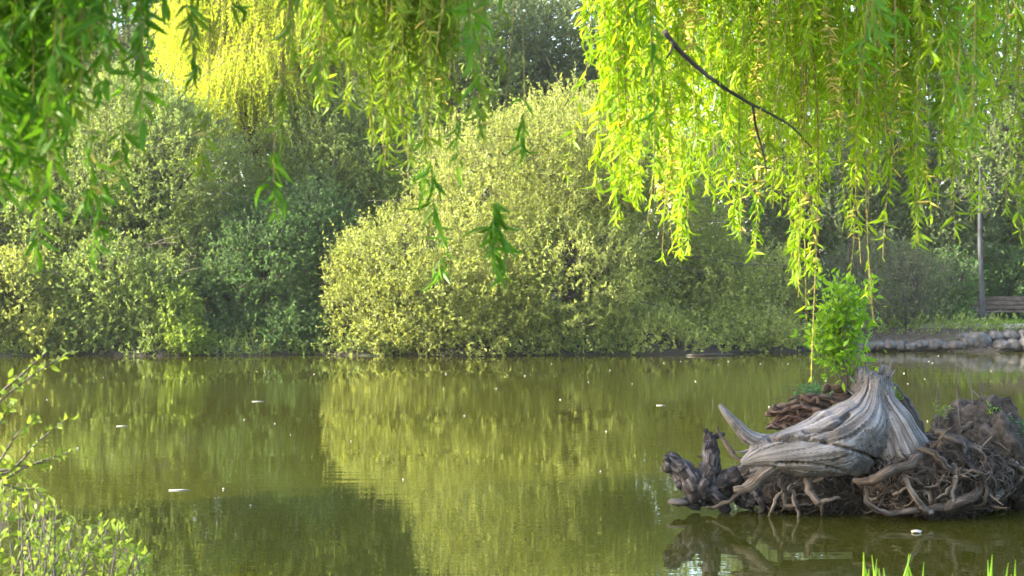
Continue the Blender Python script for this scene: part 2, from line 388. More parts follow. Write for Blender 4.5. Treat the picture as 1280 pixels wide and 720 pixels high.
# the big pale bush on the far shore
b0 = at(700, 41.2)
make_tree('willow_bush', 'huge rounded pale yellow green bush on the far shore, bright at its left', 'bush', b0,
          px_lobes(b0, 41.2, [(560, 345, 135, 95, -1.4, 3.0), (520, 385, 110, 62, -2.0, 2.2), (640, 250, 130, 110, -.2, 3.2), (720, 205, 115, 95, .6, 3.0),
                            (690, 350, 120, 95, -1.3, 2.8), (790, 270, 110, 125, 1.6, 2.8), (830, 370, 130, 78, 1.0, 2.2), (925, 370, 85, 75, 2.0, 2.2), (455, 345, 44, 52, -1.6, 1.6), (455, 420, 44, 30, -2.0, 1.2), (590, 422, 150, 44, -2.3, 1.5), (780, 418, 120, 36, -.7, 1.3), (870, 420, 120, 34, .1, 1.4), (815, 430, 70, 30, -2.2, .7), (880, 430, 70, 30, -1.3, .7), (945, 430, 55, 26, -.7, .6), (945, 420, 60, 34, .3, 1.3)]),
          24000, 'bush', leaf=(.095, .052), per=11, shoot=.5, up=.6, stems=8, trunk=.16, limbs=5, gaps=.29, rough=.24, surf=(.55, 1.02), seed=21, twig_r=.005)
# left shore
b1 = at(40, 42.5)
make_tree('tree', 'loose round olive tree at the left edge of the far shore', 'tree', b1,
          px_lobes(b1, 42.5, [(20, 250, 90, 90, 0, 2.6), (80, 290, 80, 90, -.5, 2.4), (-40, 290, 80, 100, -.4, 2.5), (40, 350, 100, 70, -1, 2.2)]),
          8500, 'olive', leaf=(.10, .06), per=11, shoot=.6, trunk=.2, limbs=16, gaps=.33, seed=22, bare=.1, group='trees on the far left shore')
b2 = at(190, 42.5)
make_tree('tree', 'grey green tree with many bare twigs, left of the golden willow', 'tree', b2,
          px_lobes(b2, 42.5, [(165, 165, 75, 75, 0, 2.4), (220, 240, 100, 110, -.5, 2.6), (130, 260, 80, 110, -.6, 2.2), (250, 330, 90, 70, -.9, 2.2)]),
          8500, 'olive', leaf=(.10, .058), per=11, shoot=.55, trunk=.17, limbs=18, gaps=.33, seed=23, bare=.12, group='trees on the far left shore')
b3 = at(320, 45.5)
make_tree('golden_willow', 'brilliant golden yellow weeping willow behind the left shore trees', 'tree', b3,
          px_lobes(b3, 45.5, [(310, -30, 90, 60, 0, 2.4), (370, 30, 70, 60, -.3, 2.0), (255, 20, 50, 60, 0, 1.5), (320, 80, 85, 50, -.4, 2), (265, 110, 40, 40, -.3, 1.5)]),
          8200, 'gold', leaf=(.11, .04), per=13, shoot=1.1, droop=True, trunk=.25, limbs=16, gaps=.36, rough=.4, seed=24, surf=(.3, 1.1), twigmat='twig_w')
b4 = at(395, 45)
make_tree('tree', 'slender tree with grey leaning stems right of the golden willow', 'tree', b4,
          px_lobes(b4, 45, [(400, 200, 90, 80, 0, 2.4), (470, 110, 70, 110, .6, 2.4), (380, 290, 100, 80, -.5, 2.3), (470, 250, 60, 100, 0, 2)]),
          8500, 'olive', leaf=(.10, .058), per=11, shoot=.55, trunk=.15, stems=3, limbs=6, gaps=.33, seed=25, barkmat='twig', bare=.1, group='trees on the far left shore')
b5 = at(345, 41)
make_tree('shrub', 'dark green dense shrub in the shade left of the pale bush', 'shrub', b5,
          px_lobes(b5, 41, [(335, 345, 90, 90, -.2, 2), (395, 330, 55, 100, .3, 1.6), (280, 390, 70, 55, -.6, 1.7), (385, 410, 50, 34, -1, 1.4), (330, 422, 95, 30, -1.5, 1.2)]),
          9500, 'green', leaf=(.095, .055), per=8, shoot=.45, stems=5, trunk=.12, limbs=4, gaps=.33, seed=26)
b6 = at(150, 40)
make_tree('shrub', 'low twiggy olive shrub at the waterline of the left shore', 'shrub', b6,
          px_lobes(b6, 40, [(140, 370, 70, 75, -.4, 1.6), (200, 385, 50, 60, -.6, 1.3), (110, 420, 60, 30, -1.1, 1), (205, 424, 50, 26, -1.2, .9)]),
          5600, 'olive', leaf=(.105, .065), per=8, shoot=.42, stems=5, trunk=.1, limbs=4, gaps=.38, seed=27, bare=.2)
b7 = at(30, 39.5)
make_tree('shrub', 'bright yellow green shrub low at the left edge of far shore', 'shrub', b7,
          px_lobes(b7, 39.6, [(20, 375, 55, 60, -.5, 1.5), (-40, 385, 60, 60, -.5, 1.5), (65, 412, 36, 36, -.9, 1)]),
          4200, 'bush', leaf=(.11, .065), per=8, shoot=.4, stems=4, trunk=.09, limbs=4, gaps=.3, seed=28)
b7 = at(222, 39.6)
make_tree('shrub', 'small lit yellow green shrub between olive and dark green shrubs', 'shrub', b7,
          px_lobes(b7, 39.6, [(222, 400, 26, 42, -.8, .9), (235, 425, 24, 20, -1.2, .7), (212, 375, 18, 30, -.6, .6)]),
          1200, 'fresh', leaf=(.105, .06), per=8, shoot=.38, stems=3, trunk=.07, limbs=3, gaps=.3, seed=29)
# tall dark woodland trees behind, then a shade tree added beyond the left edge
for k, (u, D, lab, cat_, hgt, mt, nn, rr) in enumerate([
        (600, 57, 'dark tall tree with bare straight trunk against bright sky gaps', 'tree', 13, 'wood', 3600, 2.6),
        (655, 60, 'slim dark tree between the sky gaps above the pale bush', 'tree', 14, 'wood', 3000, 2.2),
        (712, 56, 'dense dark tree above the top of the pale bush', 'tree', 13, 'wood', 5200, 2.8),
        (520, 54, 'olive tall tree left of the sky gaps behind the shore', 'tree', 13, 'olive', 5200, 3.2),
        (170, 56, 'bluish dark tree far behind the left shore trees', 'tree', 14, 'wood', 5200, 3.4),
        (20, 58, 'tall dark tree far behind the left edge of shore', 'tree', 14, 'wood', 4500, 3.4),
        (430, 60, 'dark tree far behind the slender grey stemmed tree', 'tree', 14, 'wood', 4500, 3.2)]):
    bb = at(u, D)
    nn = int(nn * (.42 if k < 2 else .8 if k == 2 else 1)); gp_ = .42 if k < 2 else .36
    lb = [(0, 0, hgt * .78, rr, rr, hgt * .22), (rr * .4, 0, hgt * .62, rr * .9, rr, hgt * .16), (-rr * .5, .3, hgt * .55, rr * .8, rr * .8, hgt * .14)]
    if cat_ and k not in (0, 1): lb += [(0, -.4, hgt * .34, rr * 1.0, rr, hgt * .2)]
    make_tree('woodland_tree', lab, cat_, bb, lb, int(nn * 1.5), mt, leaf=(.16, .10), per=8, shoot=.7, trunk=.22, limbs=14, gaps=gp_, seed=40 + k, surf=(.3, 1.0), bare=.15, group='tall trees behind the far shore')
make_tree('tree', 'unseen leafy tree added outside the left edge to shade the stump', 'tree', (-10.5, 8.8),
          [(0, .3, 6.7, 2.4, 2.4, 2.3), (.5, .3, 5.2, 1.6, 1.8, 1.2)], 6500, 'green', leaf=(.14, .09), per=8, shoot=.6, trunk=.2, limbs=12, gaps=.2, seed=66)  # unseen tree, added and its crown shaped to shade the stump
# right shore
for k, (u, D, lab, items, mt, nn, gp) in enumerate([
        (1010, 48, 'dark tree behind the right shoulder of the pale bush', [(1000, 150, 90, 150, 0, 2.6), (925, 270, 70, 120, -.6, 2.2), (1040, 300, 90, 110, -.4, 2.4), (960, 40, 90, 110, .4, 2.5)], 'wood', 4600, .36),
        (1130, 49, 'dark bluish tree right of centre behind the willow curtain', [(1120, 120, 90, 150, 0, 2.6), (1150, 290, 100, 110, -.4, 2.4), (1090, 330, 80, 90, -.6, 2.2)], 'wood', 5000, .36),
        (1265, 50, 'grey green tree at the right edge beyond the bench', [(1265, 90, 80, 150, 0, 2.6), (1270, 260, 70, 100, -.3, 2.2), (1310, 200, 70, 160, 0, 2.4), (1225, 310, 70, 70, .4, 2)], 'olive', 5200, .38)]):
    bb = at(u, D)
    make_tree('tree', lab, 'tree', bb, px_lobes(bb, D, items), int(nn * 1.5), mt, leaf=(.14, .085), per=8, shoot=.6, trunk=.2, limbs=14, gaps=gp - .06, seed=70 + k, bare=.12, group='trees on the far right shore')
b8 = at(1120, 43.4)
make_tree('shrub', 'dark twiggy shrub above the row of shore stones', 'shrub', b8,
          px_lobes(b8, 43.4, [(1110, 360, 60, 60, 0, 1.5), (1160, 370, 40, 56, .2, 1.3), (1070, 370, 60, 60, -.2, 1.5), (1130, 408, 64, 20, -.3, 1)]),
          3000, 'wood', leaf=(.085, .045), per=6, shoot=.5, up=1.0, stems=6, trunk=.09, limbs=5, gaps=.36, seed=75, bare=.3)
b8 = at(1190, 45)
make_tree('shrub', 'mid green shrub beside the end of the bench', 'shrub', b8,
          px_lobes(b8, 45, [(1190, 360, 34, 44, 0, 1.0), (1180, 395, 30, 16, -.4, .8)]),
          1100, 'green', leaf=(.10, .06), per=7, shoot=.4, stems=3, trunk=.07, limbs=3, gaps=.34, seed=76)
b8 = at(1262, 47.5)
make_tree('shrub', 'bluish green hedge shrub directly behind the bench', 'shrub', b8,
          px_lobes(b8, 47.5, [(1260, 350, 70, 40, 0, 1.2), (1320, 350, 60, 44, 0, 1.2), (1255, 385, 80, 24, 0, 1)]),
          2600, 'green', leaf=(.10, .06), per=7, shoot=.4, stems=5, trunk=.07, limbs=3, gaps=.3, seed=77)
# slim grey trunk in front of the bench
b9 = at(1229, 43.2)
make_tree('young_tree', 'slim young tree with smooth pale grey trunk in front of bench', 'tree', (b9[0], b9[1], .6),
          [(0, 0, 4.6, 1.1, 1.0, 1.3), (.05, .0, 5.8, .9, .9, 1.0)], 420, 'olive', leaf=(.10, .05), per=6, shoot=.5, trunk=.075, limbs=4, gaps=.3, seed=78, barkmat='bark_grey', bare=.3)
# far woodland mass
r = np.random.default_rng(5)
nW = 42000
wp = np.stack([r.uniform(-45, 45, nW), r.uniform(64, 80, nW), r.random(nW) ** .8 * 13], -1)
wp = wp[(fbm(wp, .35, 9, 3) > .36) & ~((np.abs(wp[:, 0] - .6) < 3.0) & (wp[:, 2] > 6.2) & (r.random(nW) < .96))]
mb = MB(); leaves(mb, wp, rand_dirs(len(wp), r), .55 * (.6 + .8 * r.random(len(wp))), .34, r)
wd = mb.build('woodland', M['wood'], smooth=False); tag(wd, 'distant dark woodland mass behind all the shore trees', 'woodland', kind='stuff')

# ------------------------------------------------------------------ bench, stones, grass on the far right shore
def box(mb, c, s, rot=None):
    v = np.array([[x, y, z] for x in (-.5, .5) for y in (-.5, .5) for z in (-.5, .5)]) * np.array(s)
    if rot:
        ca, sa = math.cos(rot), math.sin(rot); v = np.stack([v[:, 0], v[:, 1] * ca - v[:, 2] * sa, v[:, 1] * sa + v[:, 2] * ca], -1)
    mb.add(v + np.array(c), [[[0, 1, 3, 2], [4, 6, 7, 5], [0, 4, 5, 1], [2, 3, 7, 6], [0, 2, 6, 4], [1, 5, 7, 3]]])
bx, by = at(1256, 45.6); bz = float(ground_z(np.array([bx]), np.array([by]))[0])
bench = thing('park_bench', 'brown wooden park bench with slatted back on the far right bank', 'bench', (bx, by, bz))
s = MB()
for k in range(3): box(s, (bx, by - .30 + k * .15, bz + .44), (1.9, .12, .045))
s.build('seat', M['bench'], bench, smooth=False)
s = MB()
for k in range(3): box(s, (bx, by + .12 + k * .035, bz + .56 + k * .135), (1.9, .04, .105), .22)
s.build('backrest', M['bench'], bench, smooth=False)
for sx in (-.66, .66):
    s = MB(); box(s, (bx + sx, by - .15, bz + .20), (.10, .42, .44)); box(s, (bx + sx, by + .18, bz + .55), (.07, .05, .75), .22)
    s.build('leg', M['leg'], bench, smooth=False)
def ico(n=3):
    import bmesh
    bm = bmesh.new(); bmesh.ops.create_icosphere(bm, subdivisions=n, radius=1)
    V = np.array([v.co[:] for v in bm.verts]); F = np.array([[v.index for v in f.verts] for f in bm.faces]); bm.free()
    return V, F
IV, IF = ico(3)
def rock(c, size, seed, mat, name, parent=None, amp=.35):
    d = 1 + amp * 2 * (fbm(IV + seed * 3.7, 1.3, seed, 3) - .5)
    V = IV * d[:, None]; V = np.sign(V) * np.abs(V) ** .85
    m_ = MB(); m_.add(V * np.array(size) + np.array(c), [IF])
    return m_.build(name, mat, parent, smooth=True, base=None if parent is not None else tuple(c))
r = np.random.default_rng(3)
stones = [(1074, 435, 8, 5), (1087, 433, 11, 7), (1099, 432, 10, 7), (1112, 431, 12, 8), (1124, 432, 10, 7), (1137, 433, 11, 6), (1152, 430, 10, 6), (1167, 430, 11, 8), (1182, 433, 8, 5),
          (1196, 432, 13, 8), (1209, 428, 10, 9), (1252, 431, 12, 7), (1267, 431, 11, 7), (1283, 429, 14, 8), (1300, 430, 13, 8), (1244, 421, 13, 7), (1262, 419, 12, 7), (1280, 419, 10, 7), (1203, 421, 9, 7)]
for k, (u, v, a_, b_) in enumerate(stones):
    top = v < 424; D = 41.4 if top else 40.85
    c = P(u, v, D); sc_ = D / F_PX
    o = rock(c, (a_ * sc_ * r.uniform(.66, .96), a_ * sc_ * .8, b_ * sc_ * r.uniform(.75, 1.1)), 100 + k * 3, M['stone'], 'stone', amp=.5); o.rotation_euler = (0, r.normal() * .14, 0)
    tag(o, 'grey stone in the upper tier of shore stones below the bench' if top else 'rounded grey stone in the waterline row of the far right shore', 'stone', 'stones lining the far right shore')
o = rock(P(1223, 426, 41.0), (.35, .3, .25), 131, M['stone'], 'boulder')
tag(o, 'largest grey boulder among the shore stones below the bench', 'boulder')
gm = MB(); n = 5200
gp = np.stack([r.uniform(11.8, 16.5, n), r.uniform(44.4, 47.5, n), np.zeros(n)], -1); gp[:, 2] = ground_z(gp[:, 0], gp[:, 1]) - .01
leaves(gm, gp, np.array([0, 0, 1.0]) + r.normal(size=(n, 3)) * .35, .16 * (.5 + r.random(n)), .025, r)
tag(gm.build('grass', M['grass'], smooth=False), 'short bright green grass strip around the bench', 'grass', kind='stuff')
# low bank growth and dead litter along the far waterline
n = 7000; lx = r.uniform(-16, 15, n); ly = shore_y(lx) + r.random(n) ** 1.5 * 1.6 + .05
lp = np.stack([lx, ly, ground_z(lx, ly)], -1)
gm = MB(); prisms(gm, lp - np.array([0, 0, .03]), lp + (rand_dirs(n, r) * np.array([1, .6, .35]) + np.array([0, 0, .16])) * (.15 + .35 * r.random(n))[:, None], .008, .003, r)
tag(gm.build('litter', M['twig'], smooth=False), 'brown dead twigs and stalks strewn along the far waterline', 'litter', kind='stuff')
n = 2600; ux = r.uniform(-17, 9.5, n); uy = shore_y(ux) + r.random(n) ** 1.4 * 1.3 - .05; ub = np.stack([ux, uy, np.maximum(ground_z(ux, uy), 0)], -1)
kp = fbm(ub, .9, 14, 2) > .42; ub = ub[kp]
qx = r.uniform(9, 14.5, 900); qy = shore_y(qx) + r.uniform(.9, 2.0, 900); ub = np.vstack([ub, np.stack([qx, qy, ground_z(qx, qy)], -1)[(qy < 42.8) & (r.random(900) < .3)]]); n = len(ub); ud = unit(rand_dirs(n, r) * np.array([.8, .6, .3]) + np.array([0, -.35, .75])); uh = .18 + .45 * r.random(n)
ue = ub + ud * uh[:, None]; ur = r.random((n, 9, 1)); uq = (ub[:, None] + (ue - ub)[:, None] * ur).reshape(-1, 3)
gm = MB(); leaves(gm, uq, np.repeat(ud, 9, 0) + r.normal(size=uq.shape) * .6, .09 * (.5 + r.random(len(uq))), .045, r)
tag(gm.build('undergrowth', M['olive'], smooth=False), 'low weedy undergrowth overhanging the muddy far waterline', 'undergrowth', kind='stuff')
s = MB(); tube(s, [P(858, 444, 38.0), P(885, 443.4, 38.0), P(915, 443.2, 38.2)], [.02, .04, .025], 6); tag(s.build('stick', M['root_pale'], base=tuple(P(885, 444, 38))), 'long pale stick lying at the waterline below the pale bush', 'stick')

# ------------------------------------------------------------------ the stump
SD = 11.3
def S(u, v, dy=0.0):
    return P(u, v, SD + dy)
base = np.array([*S(1080, 645)[:2], 0.0])
stump = thing('tree_stump', 'weathered grey uprooted tree stump with tangled roots lying in the pond', 'stump', base)
px = SD / F_PX
body = MB()
def sweep(pts, rad_px, flat=(1, 1), sides=26, n=46, seed=0, noise=.045):
    tube(body, spline([S(*p) for p in pts], n), np.array(rad_px) * px, sides, flat=flat, noise=noise, seed=seed)
# upright stub flowing down and left into the long root
sweep([(1092, 470, .10), (1089, 494, .08), (1076, 526, .03), (1040, 553, -.04), (990, 564, -.08), (950, 570, -.10), (926, 580, -.11)], [16, 20, 36, 43, 30, 17, 5], seed=1)
# the right flank down to the root ball
sweep([(1094, 472, .12), (1101, 502, .08), (1116, 535, .05), (1128, 566, .08), (1136, 592, .16)], [14, 19, 30, 35, 22], seed=2)
# filling belly
sweep([(1078, 515, .08), (1064, 548, .04), (1062, 585, .10)], [22, 42, 26], seed=3)
# the pointed spike
sweep([(899, 505, -.06), (916, 526, -.07), (938, 548, -.08), (975, 558, -.07), (1010, 562, -.05)], [3, 7, 9, 15, 18], seed=4, n=36, sides=18)
# second finger of the left end
sweep([(936, 590, -.12), (962, 582, -.12), (1000, 574, -.08), (1040, 570, -.05)], [3, 8, 15, 22], seed=7, n=30, sides=16)
# torn horns on top of the stub
sweep([(1106, 457, .14), (1105, 474, .13), (1103, 510, .12)], [4, 10, 17], seed=5, n=20, sides=14, noise=.4)
sweep([(1077, 459, .12), (1078, 478, .11), (1085, 515, .1)], [7, 12, 18], seed=6, n=20, sides=14, noise=.4)
sweep([(1092, 464, .06), (1091, 480, .07), (1088, 510, .08)], [5, 9, 14], seed=8, n=20, sides=12, noise=.4)
src = body.mesh('raw', M['drift'])
so = bpy.data.objects.new('raw', src); C.objects.link(so)
md = so.modifiers.new('r', 'REMESH'); md.mode = 'VOXEL'; md.voxel_size = .0095
sm = so.modifiers.new('s', 'SMOOTH'); sm.factor = .5; sm.iterations = 5
ev = so.evaluated_get(bpy.context.evaluated_depsgraph_get()); em = bpy.data.meshes.new_from_object(ev)
nv = len(em.vertices); V = np.zeros(nv * 3, np.float32); em.vertices.foreach_get('co', V); V = V.reshape(-1, 3).astype(float)
Nn = np.zeros(nv * 3, np.float32); em.vertex_normals.foreach_get('vector', Nn); Nn = Nn.reshape(-1, 3)
sv = np.concatenate(body.v); sg = np.concatenate(body.grain)
kd = kdtree.KDTree(len(sv))
for k_, p_ in enumerate(sv): kd.insert(p_, k_)
kd.balance()
G = np.zeros((nv, 3))
for k_ in range(nv):
    res = kd.find_n(V[k_], 4); ww = np.array([1 / (x[2] + .004) ** 2 for x in res]); G[k_] = (sg[[x[1] for x in res]] * ww[:, None]).sum(0) / ww.sum()
gg = G * np.array([1.3, 20, 20]); gr = fbm(gg, 1, 4, 3)
g2 = G * np.array([2.2, 46, 46]); gr2 = fbm(g2, 1, 8, 2)
crack = np.clip(1 - np.abs(vnoise(G * np.array([.9, 11, 11]) + 3, 1, 17) - .5) / .035, 0, 1)
V = V + Nn * ((gr - .5) * .010 + (gr2 - .5) * .011 - crack * .016 + (fbm(V, 7, 3, 3) - .5) * .035)[:, None]
for pts_ in ([(958, 547), (1000, 545), (1050, 556), (1085, 570), (1112, 582)], [(965, 575), (1010, 576), (1050, 586)], [(1000, 536), (1030, 532), (1055, 515)]):
    q_ = spline([S(a_, b_) for a_, b_ in pts_], 120)[:, [0, 2]]
    dd = np.full(nv, 9.0)
    for c_ in q_: dd = np.minimum(dd, np.hypot(V[:, 0] - c_[0], V[:, 2] - c_[1]))
    dd = dd + (vnoise(V, 25, 5) - .5) * .012
    V = V - Nn * (np.clip(1 - dd / .016, 0, 1) * .075 * (Nn[:, 1] < .1))[:, None]
bpy.data.objects.remove(so)
em.vertices.foreach_set('co', (V - base).astype(np.float32).ravel())
at_ = em.attributes.get('grain') or em.attributes.new('grain', 'FLOAT_VECTOR', 'POINT'); at_.data.foreach_set('vector', G.astype(np.float32).ravel())
em.materials.clear(); em.materials.append(M['drift'])
em.polygons.foreach_set('use_smooth', np.full(len(em.polygons), True)); em.name = 'log'; em.update()
lo = bpy.data.objects.new('log', em); C.objects.link(lo); lo.parent = stump

def root(pts, rad_px, mat='root', sides=8, n=18, noise=.18, seed=0, flat=(1, 1), jit=0.0, name='root', label=None):
    r_ = np.random.default_rng(seed + 500)
    p = np.array([S(*q) for q in pts])
    pth = spline(p, n)
    if jit:
      for fq_, am_ in ((9, 1), (24, .5), (55, .22)):
        pth[1:-1] += (np.stack([vnoise(pth * fq_ + q_ * 7.7 + seed, 1, 31 + q_) for q_ in range(3)], -1)[1:-1] - .5) * jit * px * 3 * am_
    m_ = MB(); tube(m_, pth, np.array(rad_px) * px, sides, flat, noise, seed)
    o = m_.build(name, M[mat], stump)
    if label: o['label'] = label
    return o
# the black forked root at the left
DK = [([(834, 571, .3), (850, 585, .28), (868, 603, .26), (882, 625, .22)], [7, 13, 16, 15], 1),
      ([(886, 541, .32), (889, 560, .3), (886, 585, .27), (876, 612, .22), (866, 634, .2)], [5, 9, 14, 15, 10], 2),
      ([(882, 618, .24), (905, 602, .26), (928, 588, .25), (948, 578, .2)], [14, 13, 12, 15], 3),
      ([(904, 541, .36), (894, 549, .33), (888, 562, .3)], [2.2, 4.5, 7], 4),
      ([(881, 538, .28), (883, 552, .29), (887, 570, .3)], [2.5, 5, 8], 5),
      ([(832, 574, .27), (841, 588, .27), (855, 604, .26)], [5, 8, 9], 6),
      ([(846, 628, .2), (862, 624, .2), (884, 628, .2)], [4, 6, 6], 7),
      ([(872, 570, .3), (880, 566, .3), (888, 566, .3)], [1.5, 3, 4], 8),
      ([(880, 610, .24), (896, 622, .2), (910, 640, .2)], [10, 9, 6], 9),
      ([(905, 612, .4), (925, 615, .35), (945, 625, .3)], [14, 16, 14], 10)]
for pts, rp, k in DK:
    root(pts, rp, 'root_black', 14, 36, .34, k, jit=3, label='blackened wet forked root')
rock(S(846, 628, .15), (.075, .05, .022), 77, M['root_pale'], 'root', stump, amp=.7)
# splinters of the broken stub and of the left end
for k, (u, v, du, dv, w_) in enumerate([(1074, 466, -2, -11, 3), (1081, 462, 1, -13, 2.4), (1098, 466, 2, -12, 3), (1110, 462, 3, -13, 2.6), (1113, 474, 6, -12, 3), (1068, 478, -6, -9, 3), (942, 548, -16, -9, 2.6), (938, 562, -20, 2, 2.6), (940, 577, -18, 7, 3), (950, 586, -16, 10, 2.6), (1066, 492, -8, -6, 2.4)]):
    dy_ = .08 if u > 1000 else -.12
    root([(u - du * .6, v - dv * .6, dy_), (u, v, dy_), (u + du, v + dv, dy_ - .01)], [w_ * 1.5, w_, .5], 'drift', 7, 14, .35, 400 + k, jit=1.2, name='splinter', flat=(1, .6))
# pale thick roots at the left end
root([(918, 612, -.1), (940, 604, -.12), (958, 588, -.13), (985, 580, -.1), (1010, 585, -.05)], [4, 9, 9, 10, 9], 'root_pale', 10, 26, .22, 21, jit=2)
root([(900, 541, .3), (908, 556, .2), (922, 572, .05), (945, 582, -.02)], [1.6, 2.6, 3, 3], 'root', 6, 16, .2, 22, jit=2)
root([(897, 533, .25), (903, 547, .2), (918, 565, .1)], [1.2, 2, 2.5], 'root', 6, 12, .2, 23, jit=2)
# reddish rotten heap behind, upper left
rk = [([(960, 516, .25), (985, 508, .25), (1020, 500, .25), (1062, 496, .25)], [6, 12, 17, 16]), ([(962, 532, .2), (1000, 530, .2), (1050, 525, .2)], [6, 16, 22]), ([(985, 520, .18), (1015, 512, .2), (1055, 512, .2)], [8, 12, 16]),
      ([(958, 535, .12), (985, 533, .1), (1010, 540, .1)], [3.5, 5, 6]), ([(968, 505, .2), (975, 515, .2), (990, 524, .18)], [3, 6, 7]), ([(1005, 496, .22), (1030, 489, .25), (1060, 486, .25)], [4, 9, 10]),
      ([(1000, 515, .1), (1030, 520, .08), (1055, 534, .05)], [2, 4, 4]), ([(975, 526, .1), (1000, 520, .08), (1028, 528, .06)], [2, 3.5, 3]), ([(1018, 505, .12), (1042, 510, .1), (1062, 520, .06)], [3, 5, 5])]
for k, (pts, rp) in enumerate(rk):
    root(pts, [q * .62 for q in rp], 'rot', 10, 30, .5, 40 + k, jit=4, label='reddish rotten root')
for k in range(16):
    u0, v0 = 962 + 60 * rng.random(), 500 + 36 * rng.random(); L0 = 25 + 40 * rng.random()
    root([(u0, v0, .12 + .1 * rng.random()), (u0 + L0 * .5, v0 - 2 + rng.normal() * 4, .12), (u0 + L0, v0 + rng.normal() * 8, .1)], [1.2, 3.2, 2.4], 'rot' if k % 3 else 'root', 8, 20, .4, 240 + k, jit=4)
JV, JF = ico(5)
def clod(c, size, seed, mat, name, amp=.3):
    d = 1 + amp * 2 * (fbm(JV * 1.0 + seed, 2.2, seed, 4) - .5)
    m_ = MB(); m_.add(JV * d[:, None] * np.array(size) + np.array(c), [JF]); return m_.build(name, M[mat], stump)
clod(S(1025, 522, .28), (.33, .18, .13), 91, 'rot', 'rotten_wood', .45)
# brown slab behind the stub on the right
root([(1112, 482, .32), (1124, 505, .3), (1138, 528, .28), (1148, 556, .25)], [8, 14, 15, 12], 'root', 12, 22, .35, 55, label='dark brown slab of old bark')
# soil heart of the root ball and the right mound
def mound(c, size, seed, name='soil_clod', amp=.36):
    d = 1 + amp * 2 * (fbm(JV * 1.0 + seed, 2.2, seed, 4) - .5) + .16 * (fbm(JV + seed, 9, seed + 5, 3) - .5) - .07 * np.clip(1 - np.abs(vnoise(JV + seed, 5, seed + 9) - .5) / .06, 0, 1)
    m_ = MB(); m_.add(JV * d[:, None] * np.array(size) + np.array(c), [JF]); return m_.build(name, M['soil'], stump)
JV, JF = ico(5)
mound(S(1165, 598, .16), (.50, .34, .31), 81)
mound(S(1224, 566, .40), (.36, .34, .42), 82)
mound(S(1290, 600, .5), (.30, .30, .36), 83)
mound(S(1010, 612, .42), (.44, .26, .20), 84)
mound(S(1085, 622, .40), (.34, .24, .20), 85)
# tangled roots: walks that hug the root ball
cores = [(S(1165, 598, .14), np.array([.55, .40, .31])), (S(1222, 570, .43), np.array([.38, .36, .39])), (S(1020, 622, .36), np.array([.42, .32, .18])), (S(1290, 600, .5), np.array([.32, .32, .36]))]
def walk(core, r_, length, step=.035, wander=.55, lift=.0, d0=None):
    c, sz = core
    while True:
        d = rand_dirs(1, r_)[0] if d0 is None else d0
        if d[1] < .35 and d[2] > -.75: break
    p = c + d * sz; t = np.cross(d, rand_dirs(1, r_)[0]); t /= np.linalg.norm(t)
    pts = [p]
    for k in range(int(length / step)):
        t = t + r_.normal(size=3) * wander * .5; t[2] -= .02
        nd = (p - c) / sz ** 2; nd /= np.linalg.norm(nd)
        t = t - nd * np.dot(t, nd); t /= np.linalg.norm(t)
        p = p + t * step
        q = (p - c) / sz; rho = np.linalg.norm(q); off = 1 + .10 * math.sin(k * .6 + length * 9) + lift * k
        p = c + q / rho * sz * (.6 * off + .4 * min(max(rho, .9), 1.3))
        if p[2] < -.08: break
        pts.append(p.copy())
    return np.array(pts)
r_ = np.random.default_rng(12)
cnt = 0
for k in range(160):
    ci = r_.choice(4, p=[.55, .17, .20, .08]); pth = walk(cores[ci], r_, r_.uniform(.3, .8))
    if len(pth) < 5: continue
    th = r_.choice([.007, .010, .014, .020], p=[.3, .35, .22, .13])
    pth = spline(pth, len(pth) * 3); pth = pth + (np.stack([vnoise(pth * 30 + q * 9.1, 1, 60 + q) for q in range(3)], -1) - .5) * .03
    m_ = MB(); tube(m_, pth, [th * .7, th * 1.2, th * .8, th * .15], 8, noise=.42, seed=k)
    m_.build('root', M['root_pale' if r_.random() < (.25 if ci != 2 else .55) else 'root'], stump); cnt += 1
    if cnt >= 70: break
for k in range(26):
    ci = r_.choice(4, p=[.6, .1, .25, .05]); c_, sz_ = cores[ci]
    while True:
        d_ = rand_dirs(1, r_)[0]
        if d_[1] < .1 and d_[2] > -.5: break
    a_ = c_ + d_ * sz_ * .85; L_ = r_.uniform(.08, .24); e_ = a_ + (d_ + rand_dirs(1, r_)[0] * .7) * L_
    m_ = MB(); th = r_.uniform(.008, .018); pth = spline([a_, (a_ + e_) / 2 + r_.normal(size=3) * .02, e_], 14); tube(m_, pth, [th * 1.3, th, th * .25], 7, noise=.45, seed=k, flat=(1, .7))
    if k % 2 == 0: q_ = pth[6]; tube(m_, spline([q_, q_ + r_.normal(size=3) * .03 + d_ * .04, q_ + r_.normal(size=3) * .05 + d_ * .1], 8), [th * .6, th * .1], 6, noise=.3, seed=k)
    m_.build('broken_root', M['root_pale' if k % 3 else 'root'], stump)
fine = MB()
for k in range(800):
    ci = r_.choice(4, p=[.48, .24, .20, .08]); pth = walk(cores[ci], r_, r_.uniform(.12, .5), wander=.9, lift=.004)
    if len(pth) < 4: continue
    th = r_.uniform(.0025, .008); pth = spline(pth, len(pth) * 2); pth = pth + (np.stack([vnoise(pth * 40 + q * 9.1, 1, 66 + q) for q in range(3)], -1) - .5) * .03; tube(fine, pth, [th, th * .8, th * .3], 5, noise=.15, seed=k)
fo = fine.build('fine_roots', M['root'], stump); fo['kind'] = 'stuff'
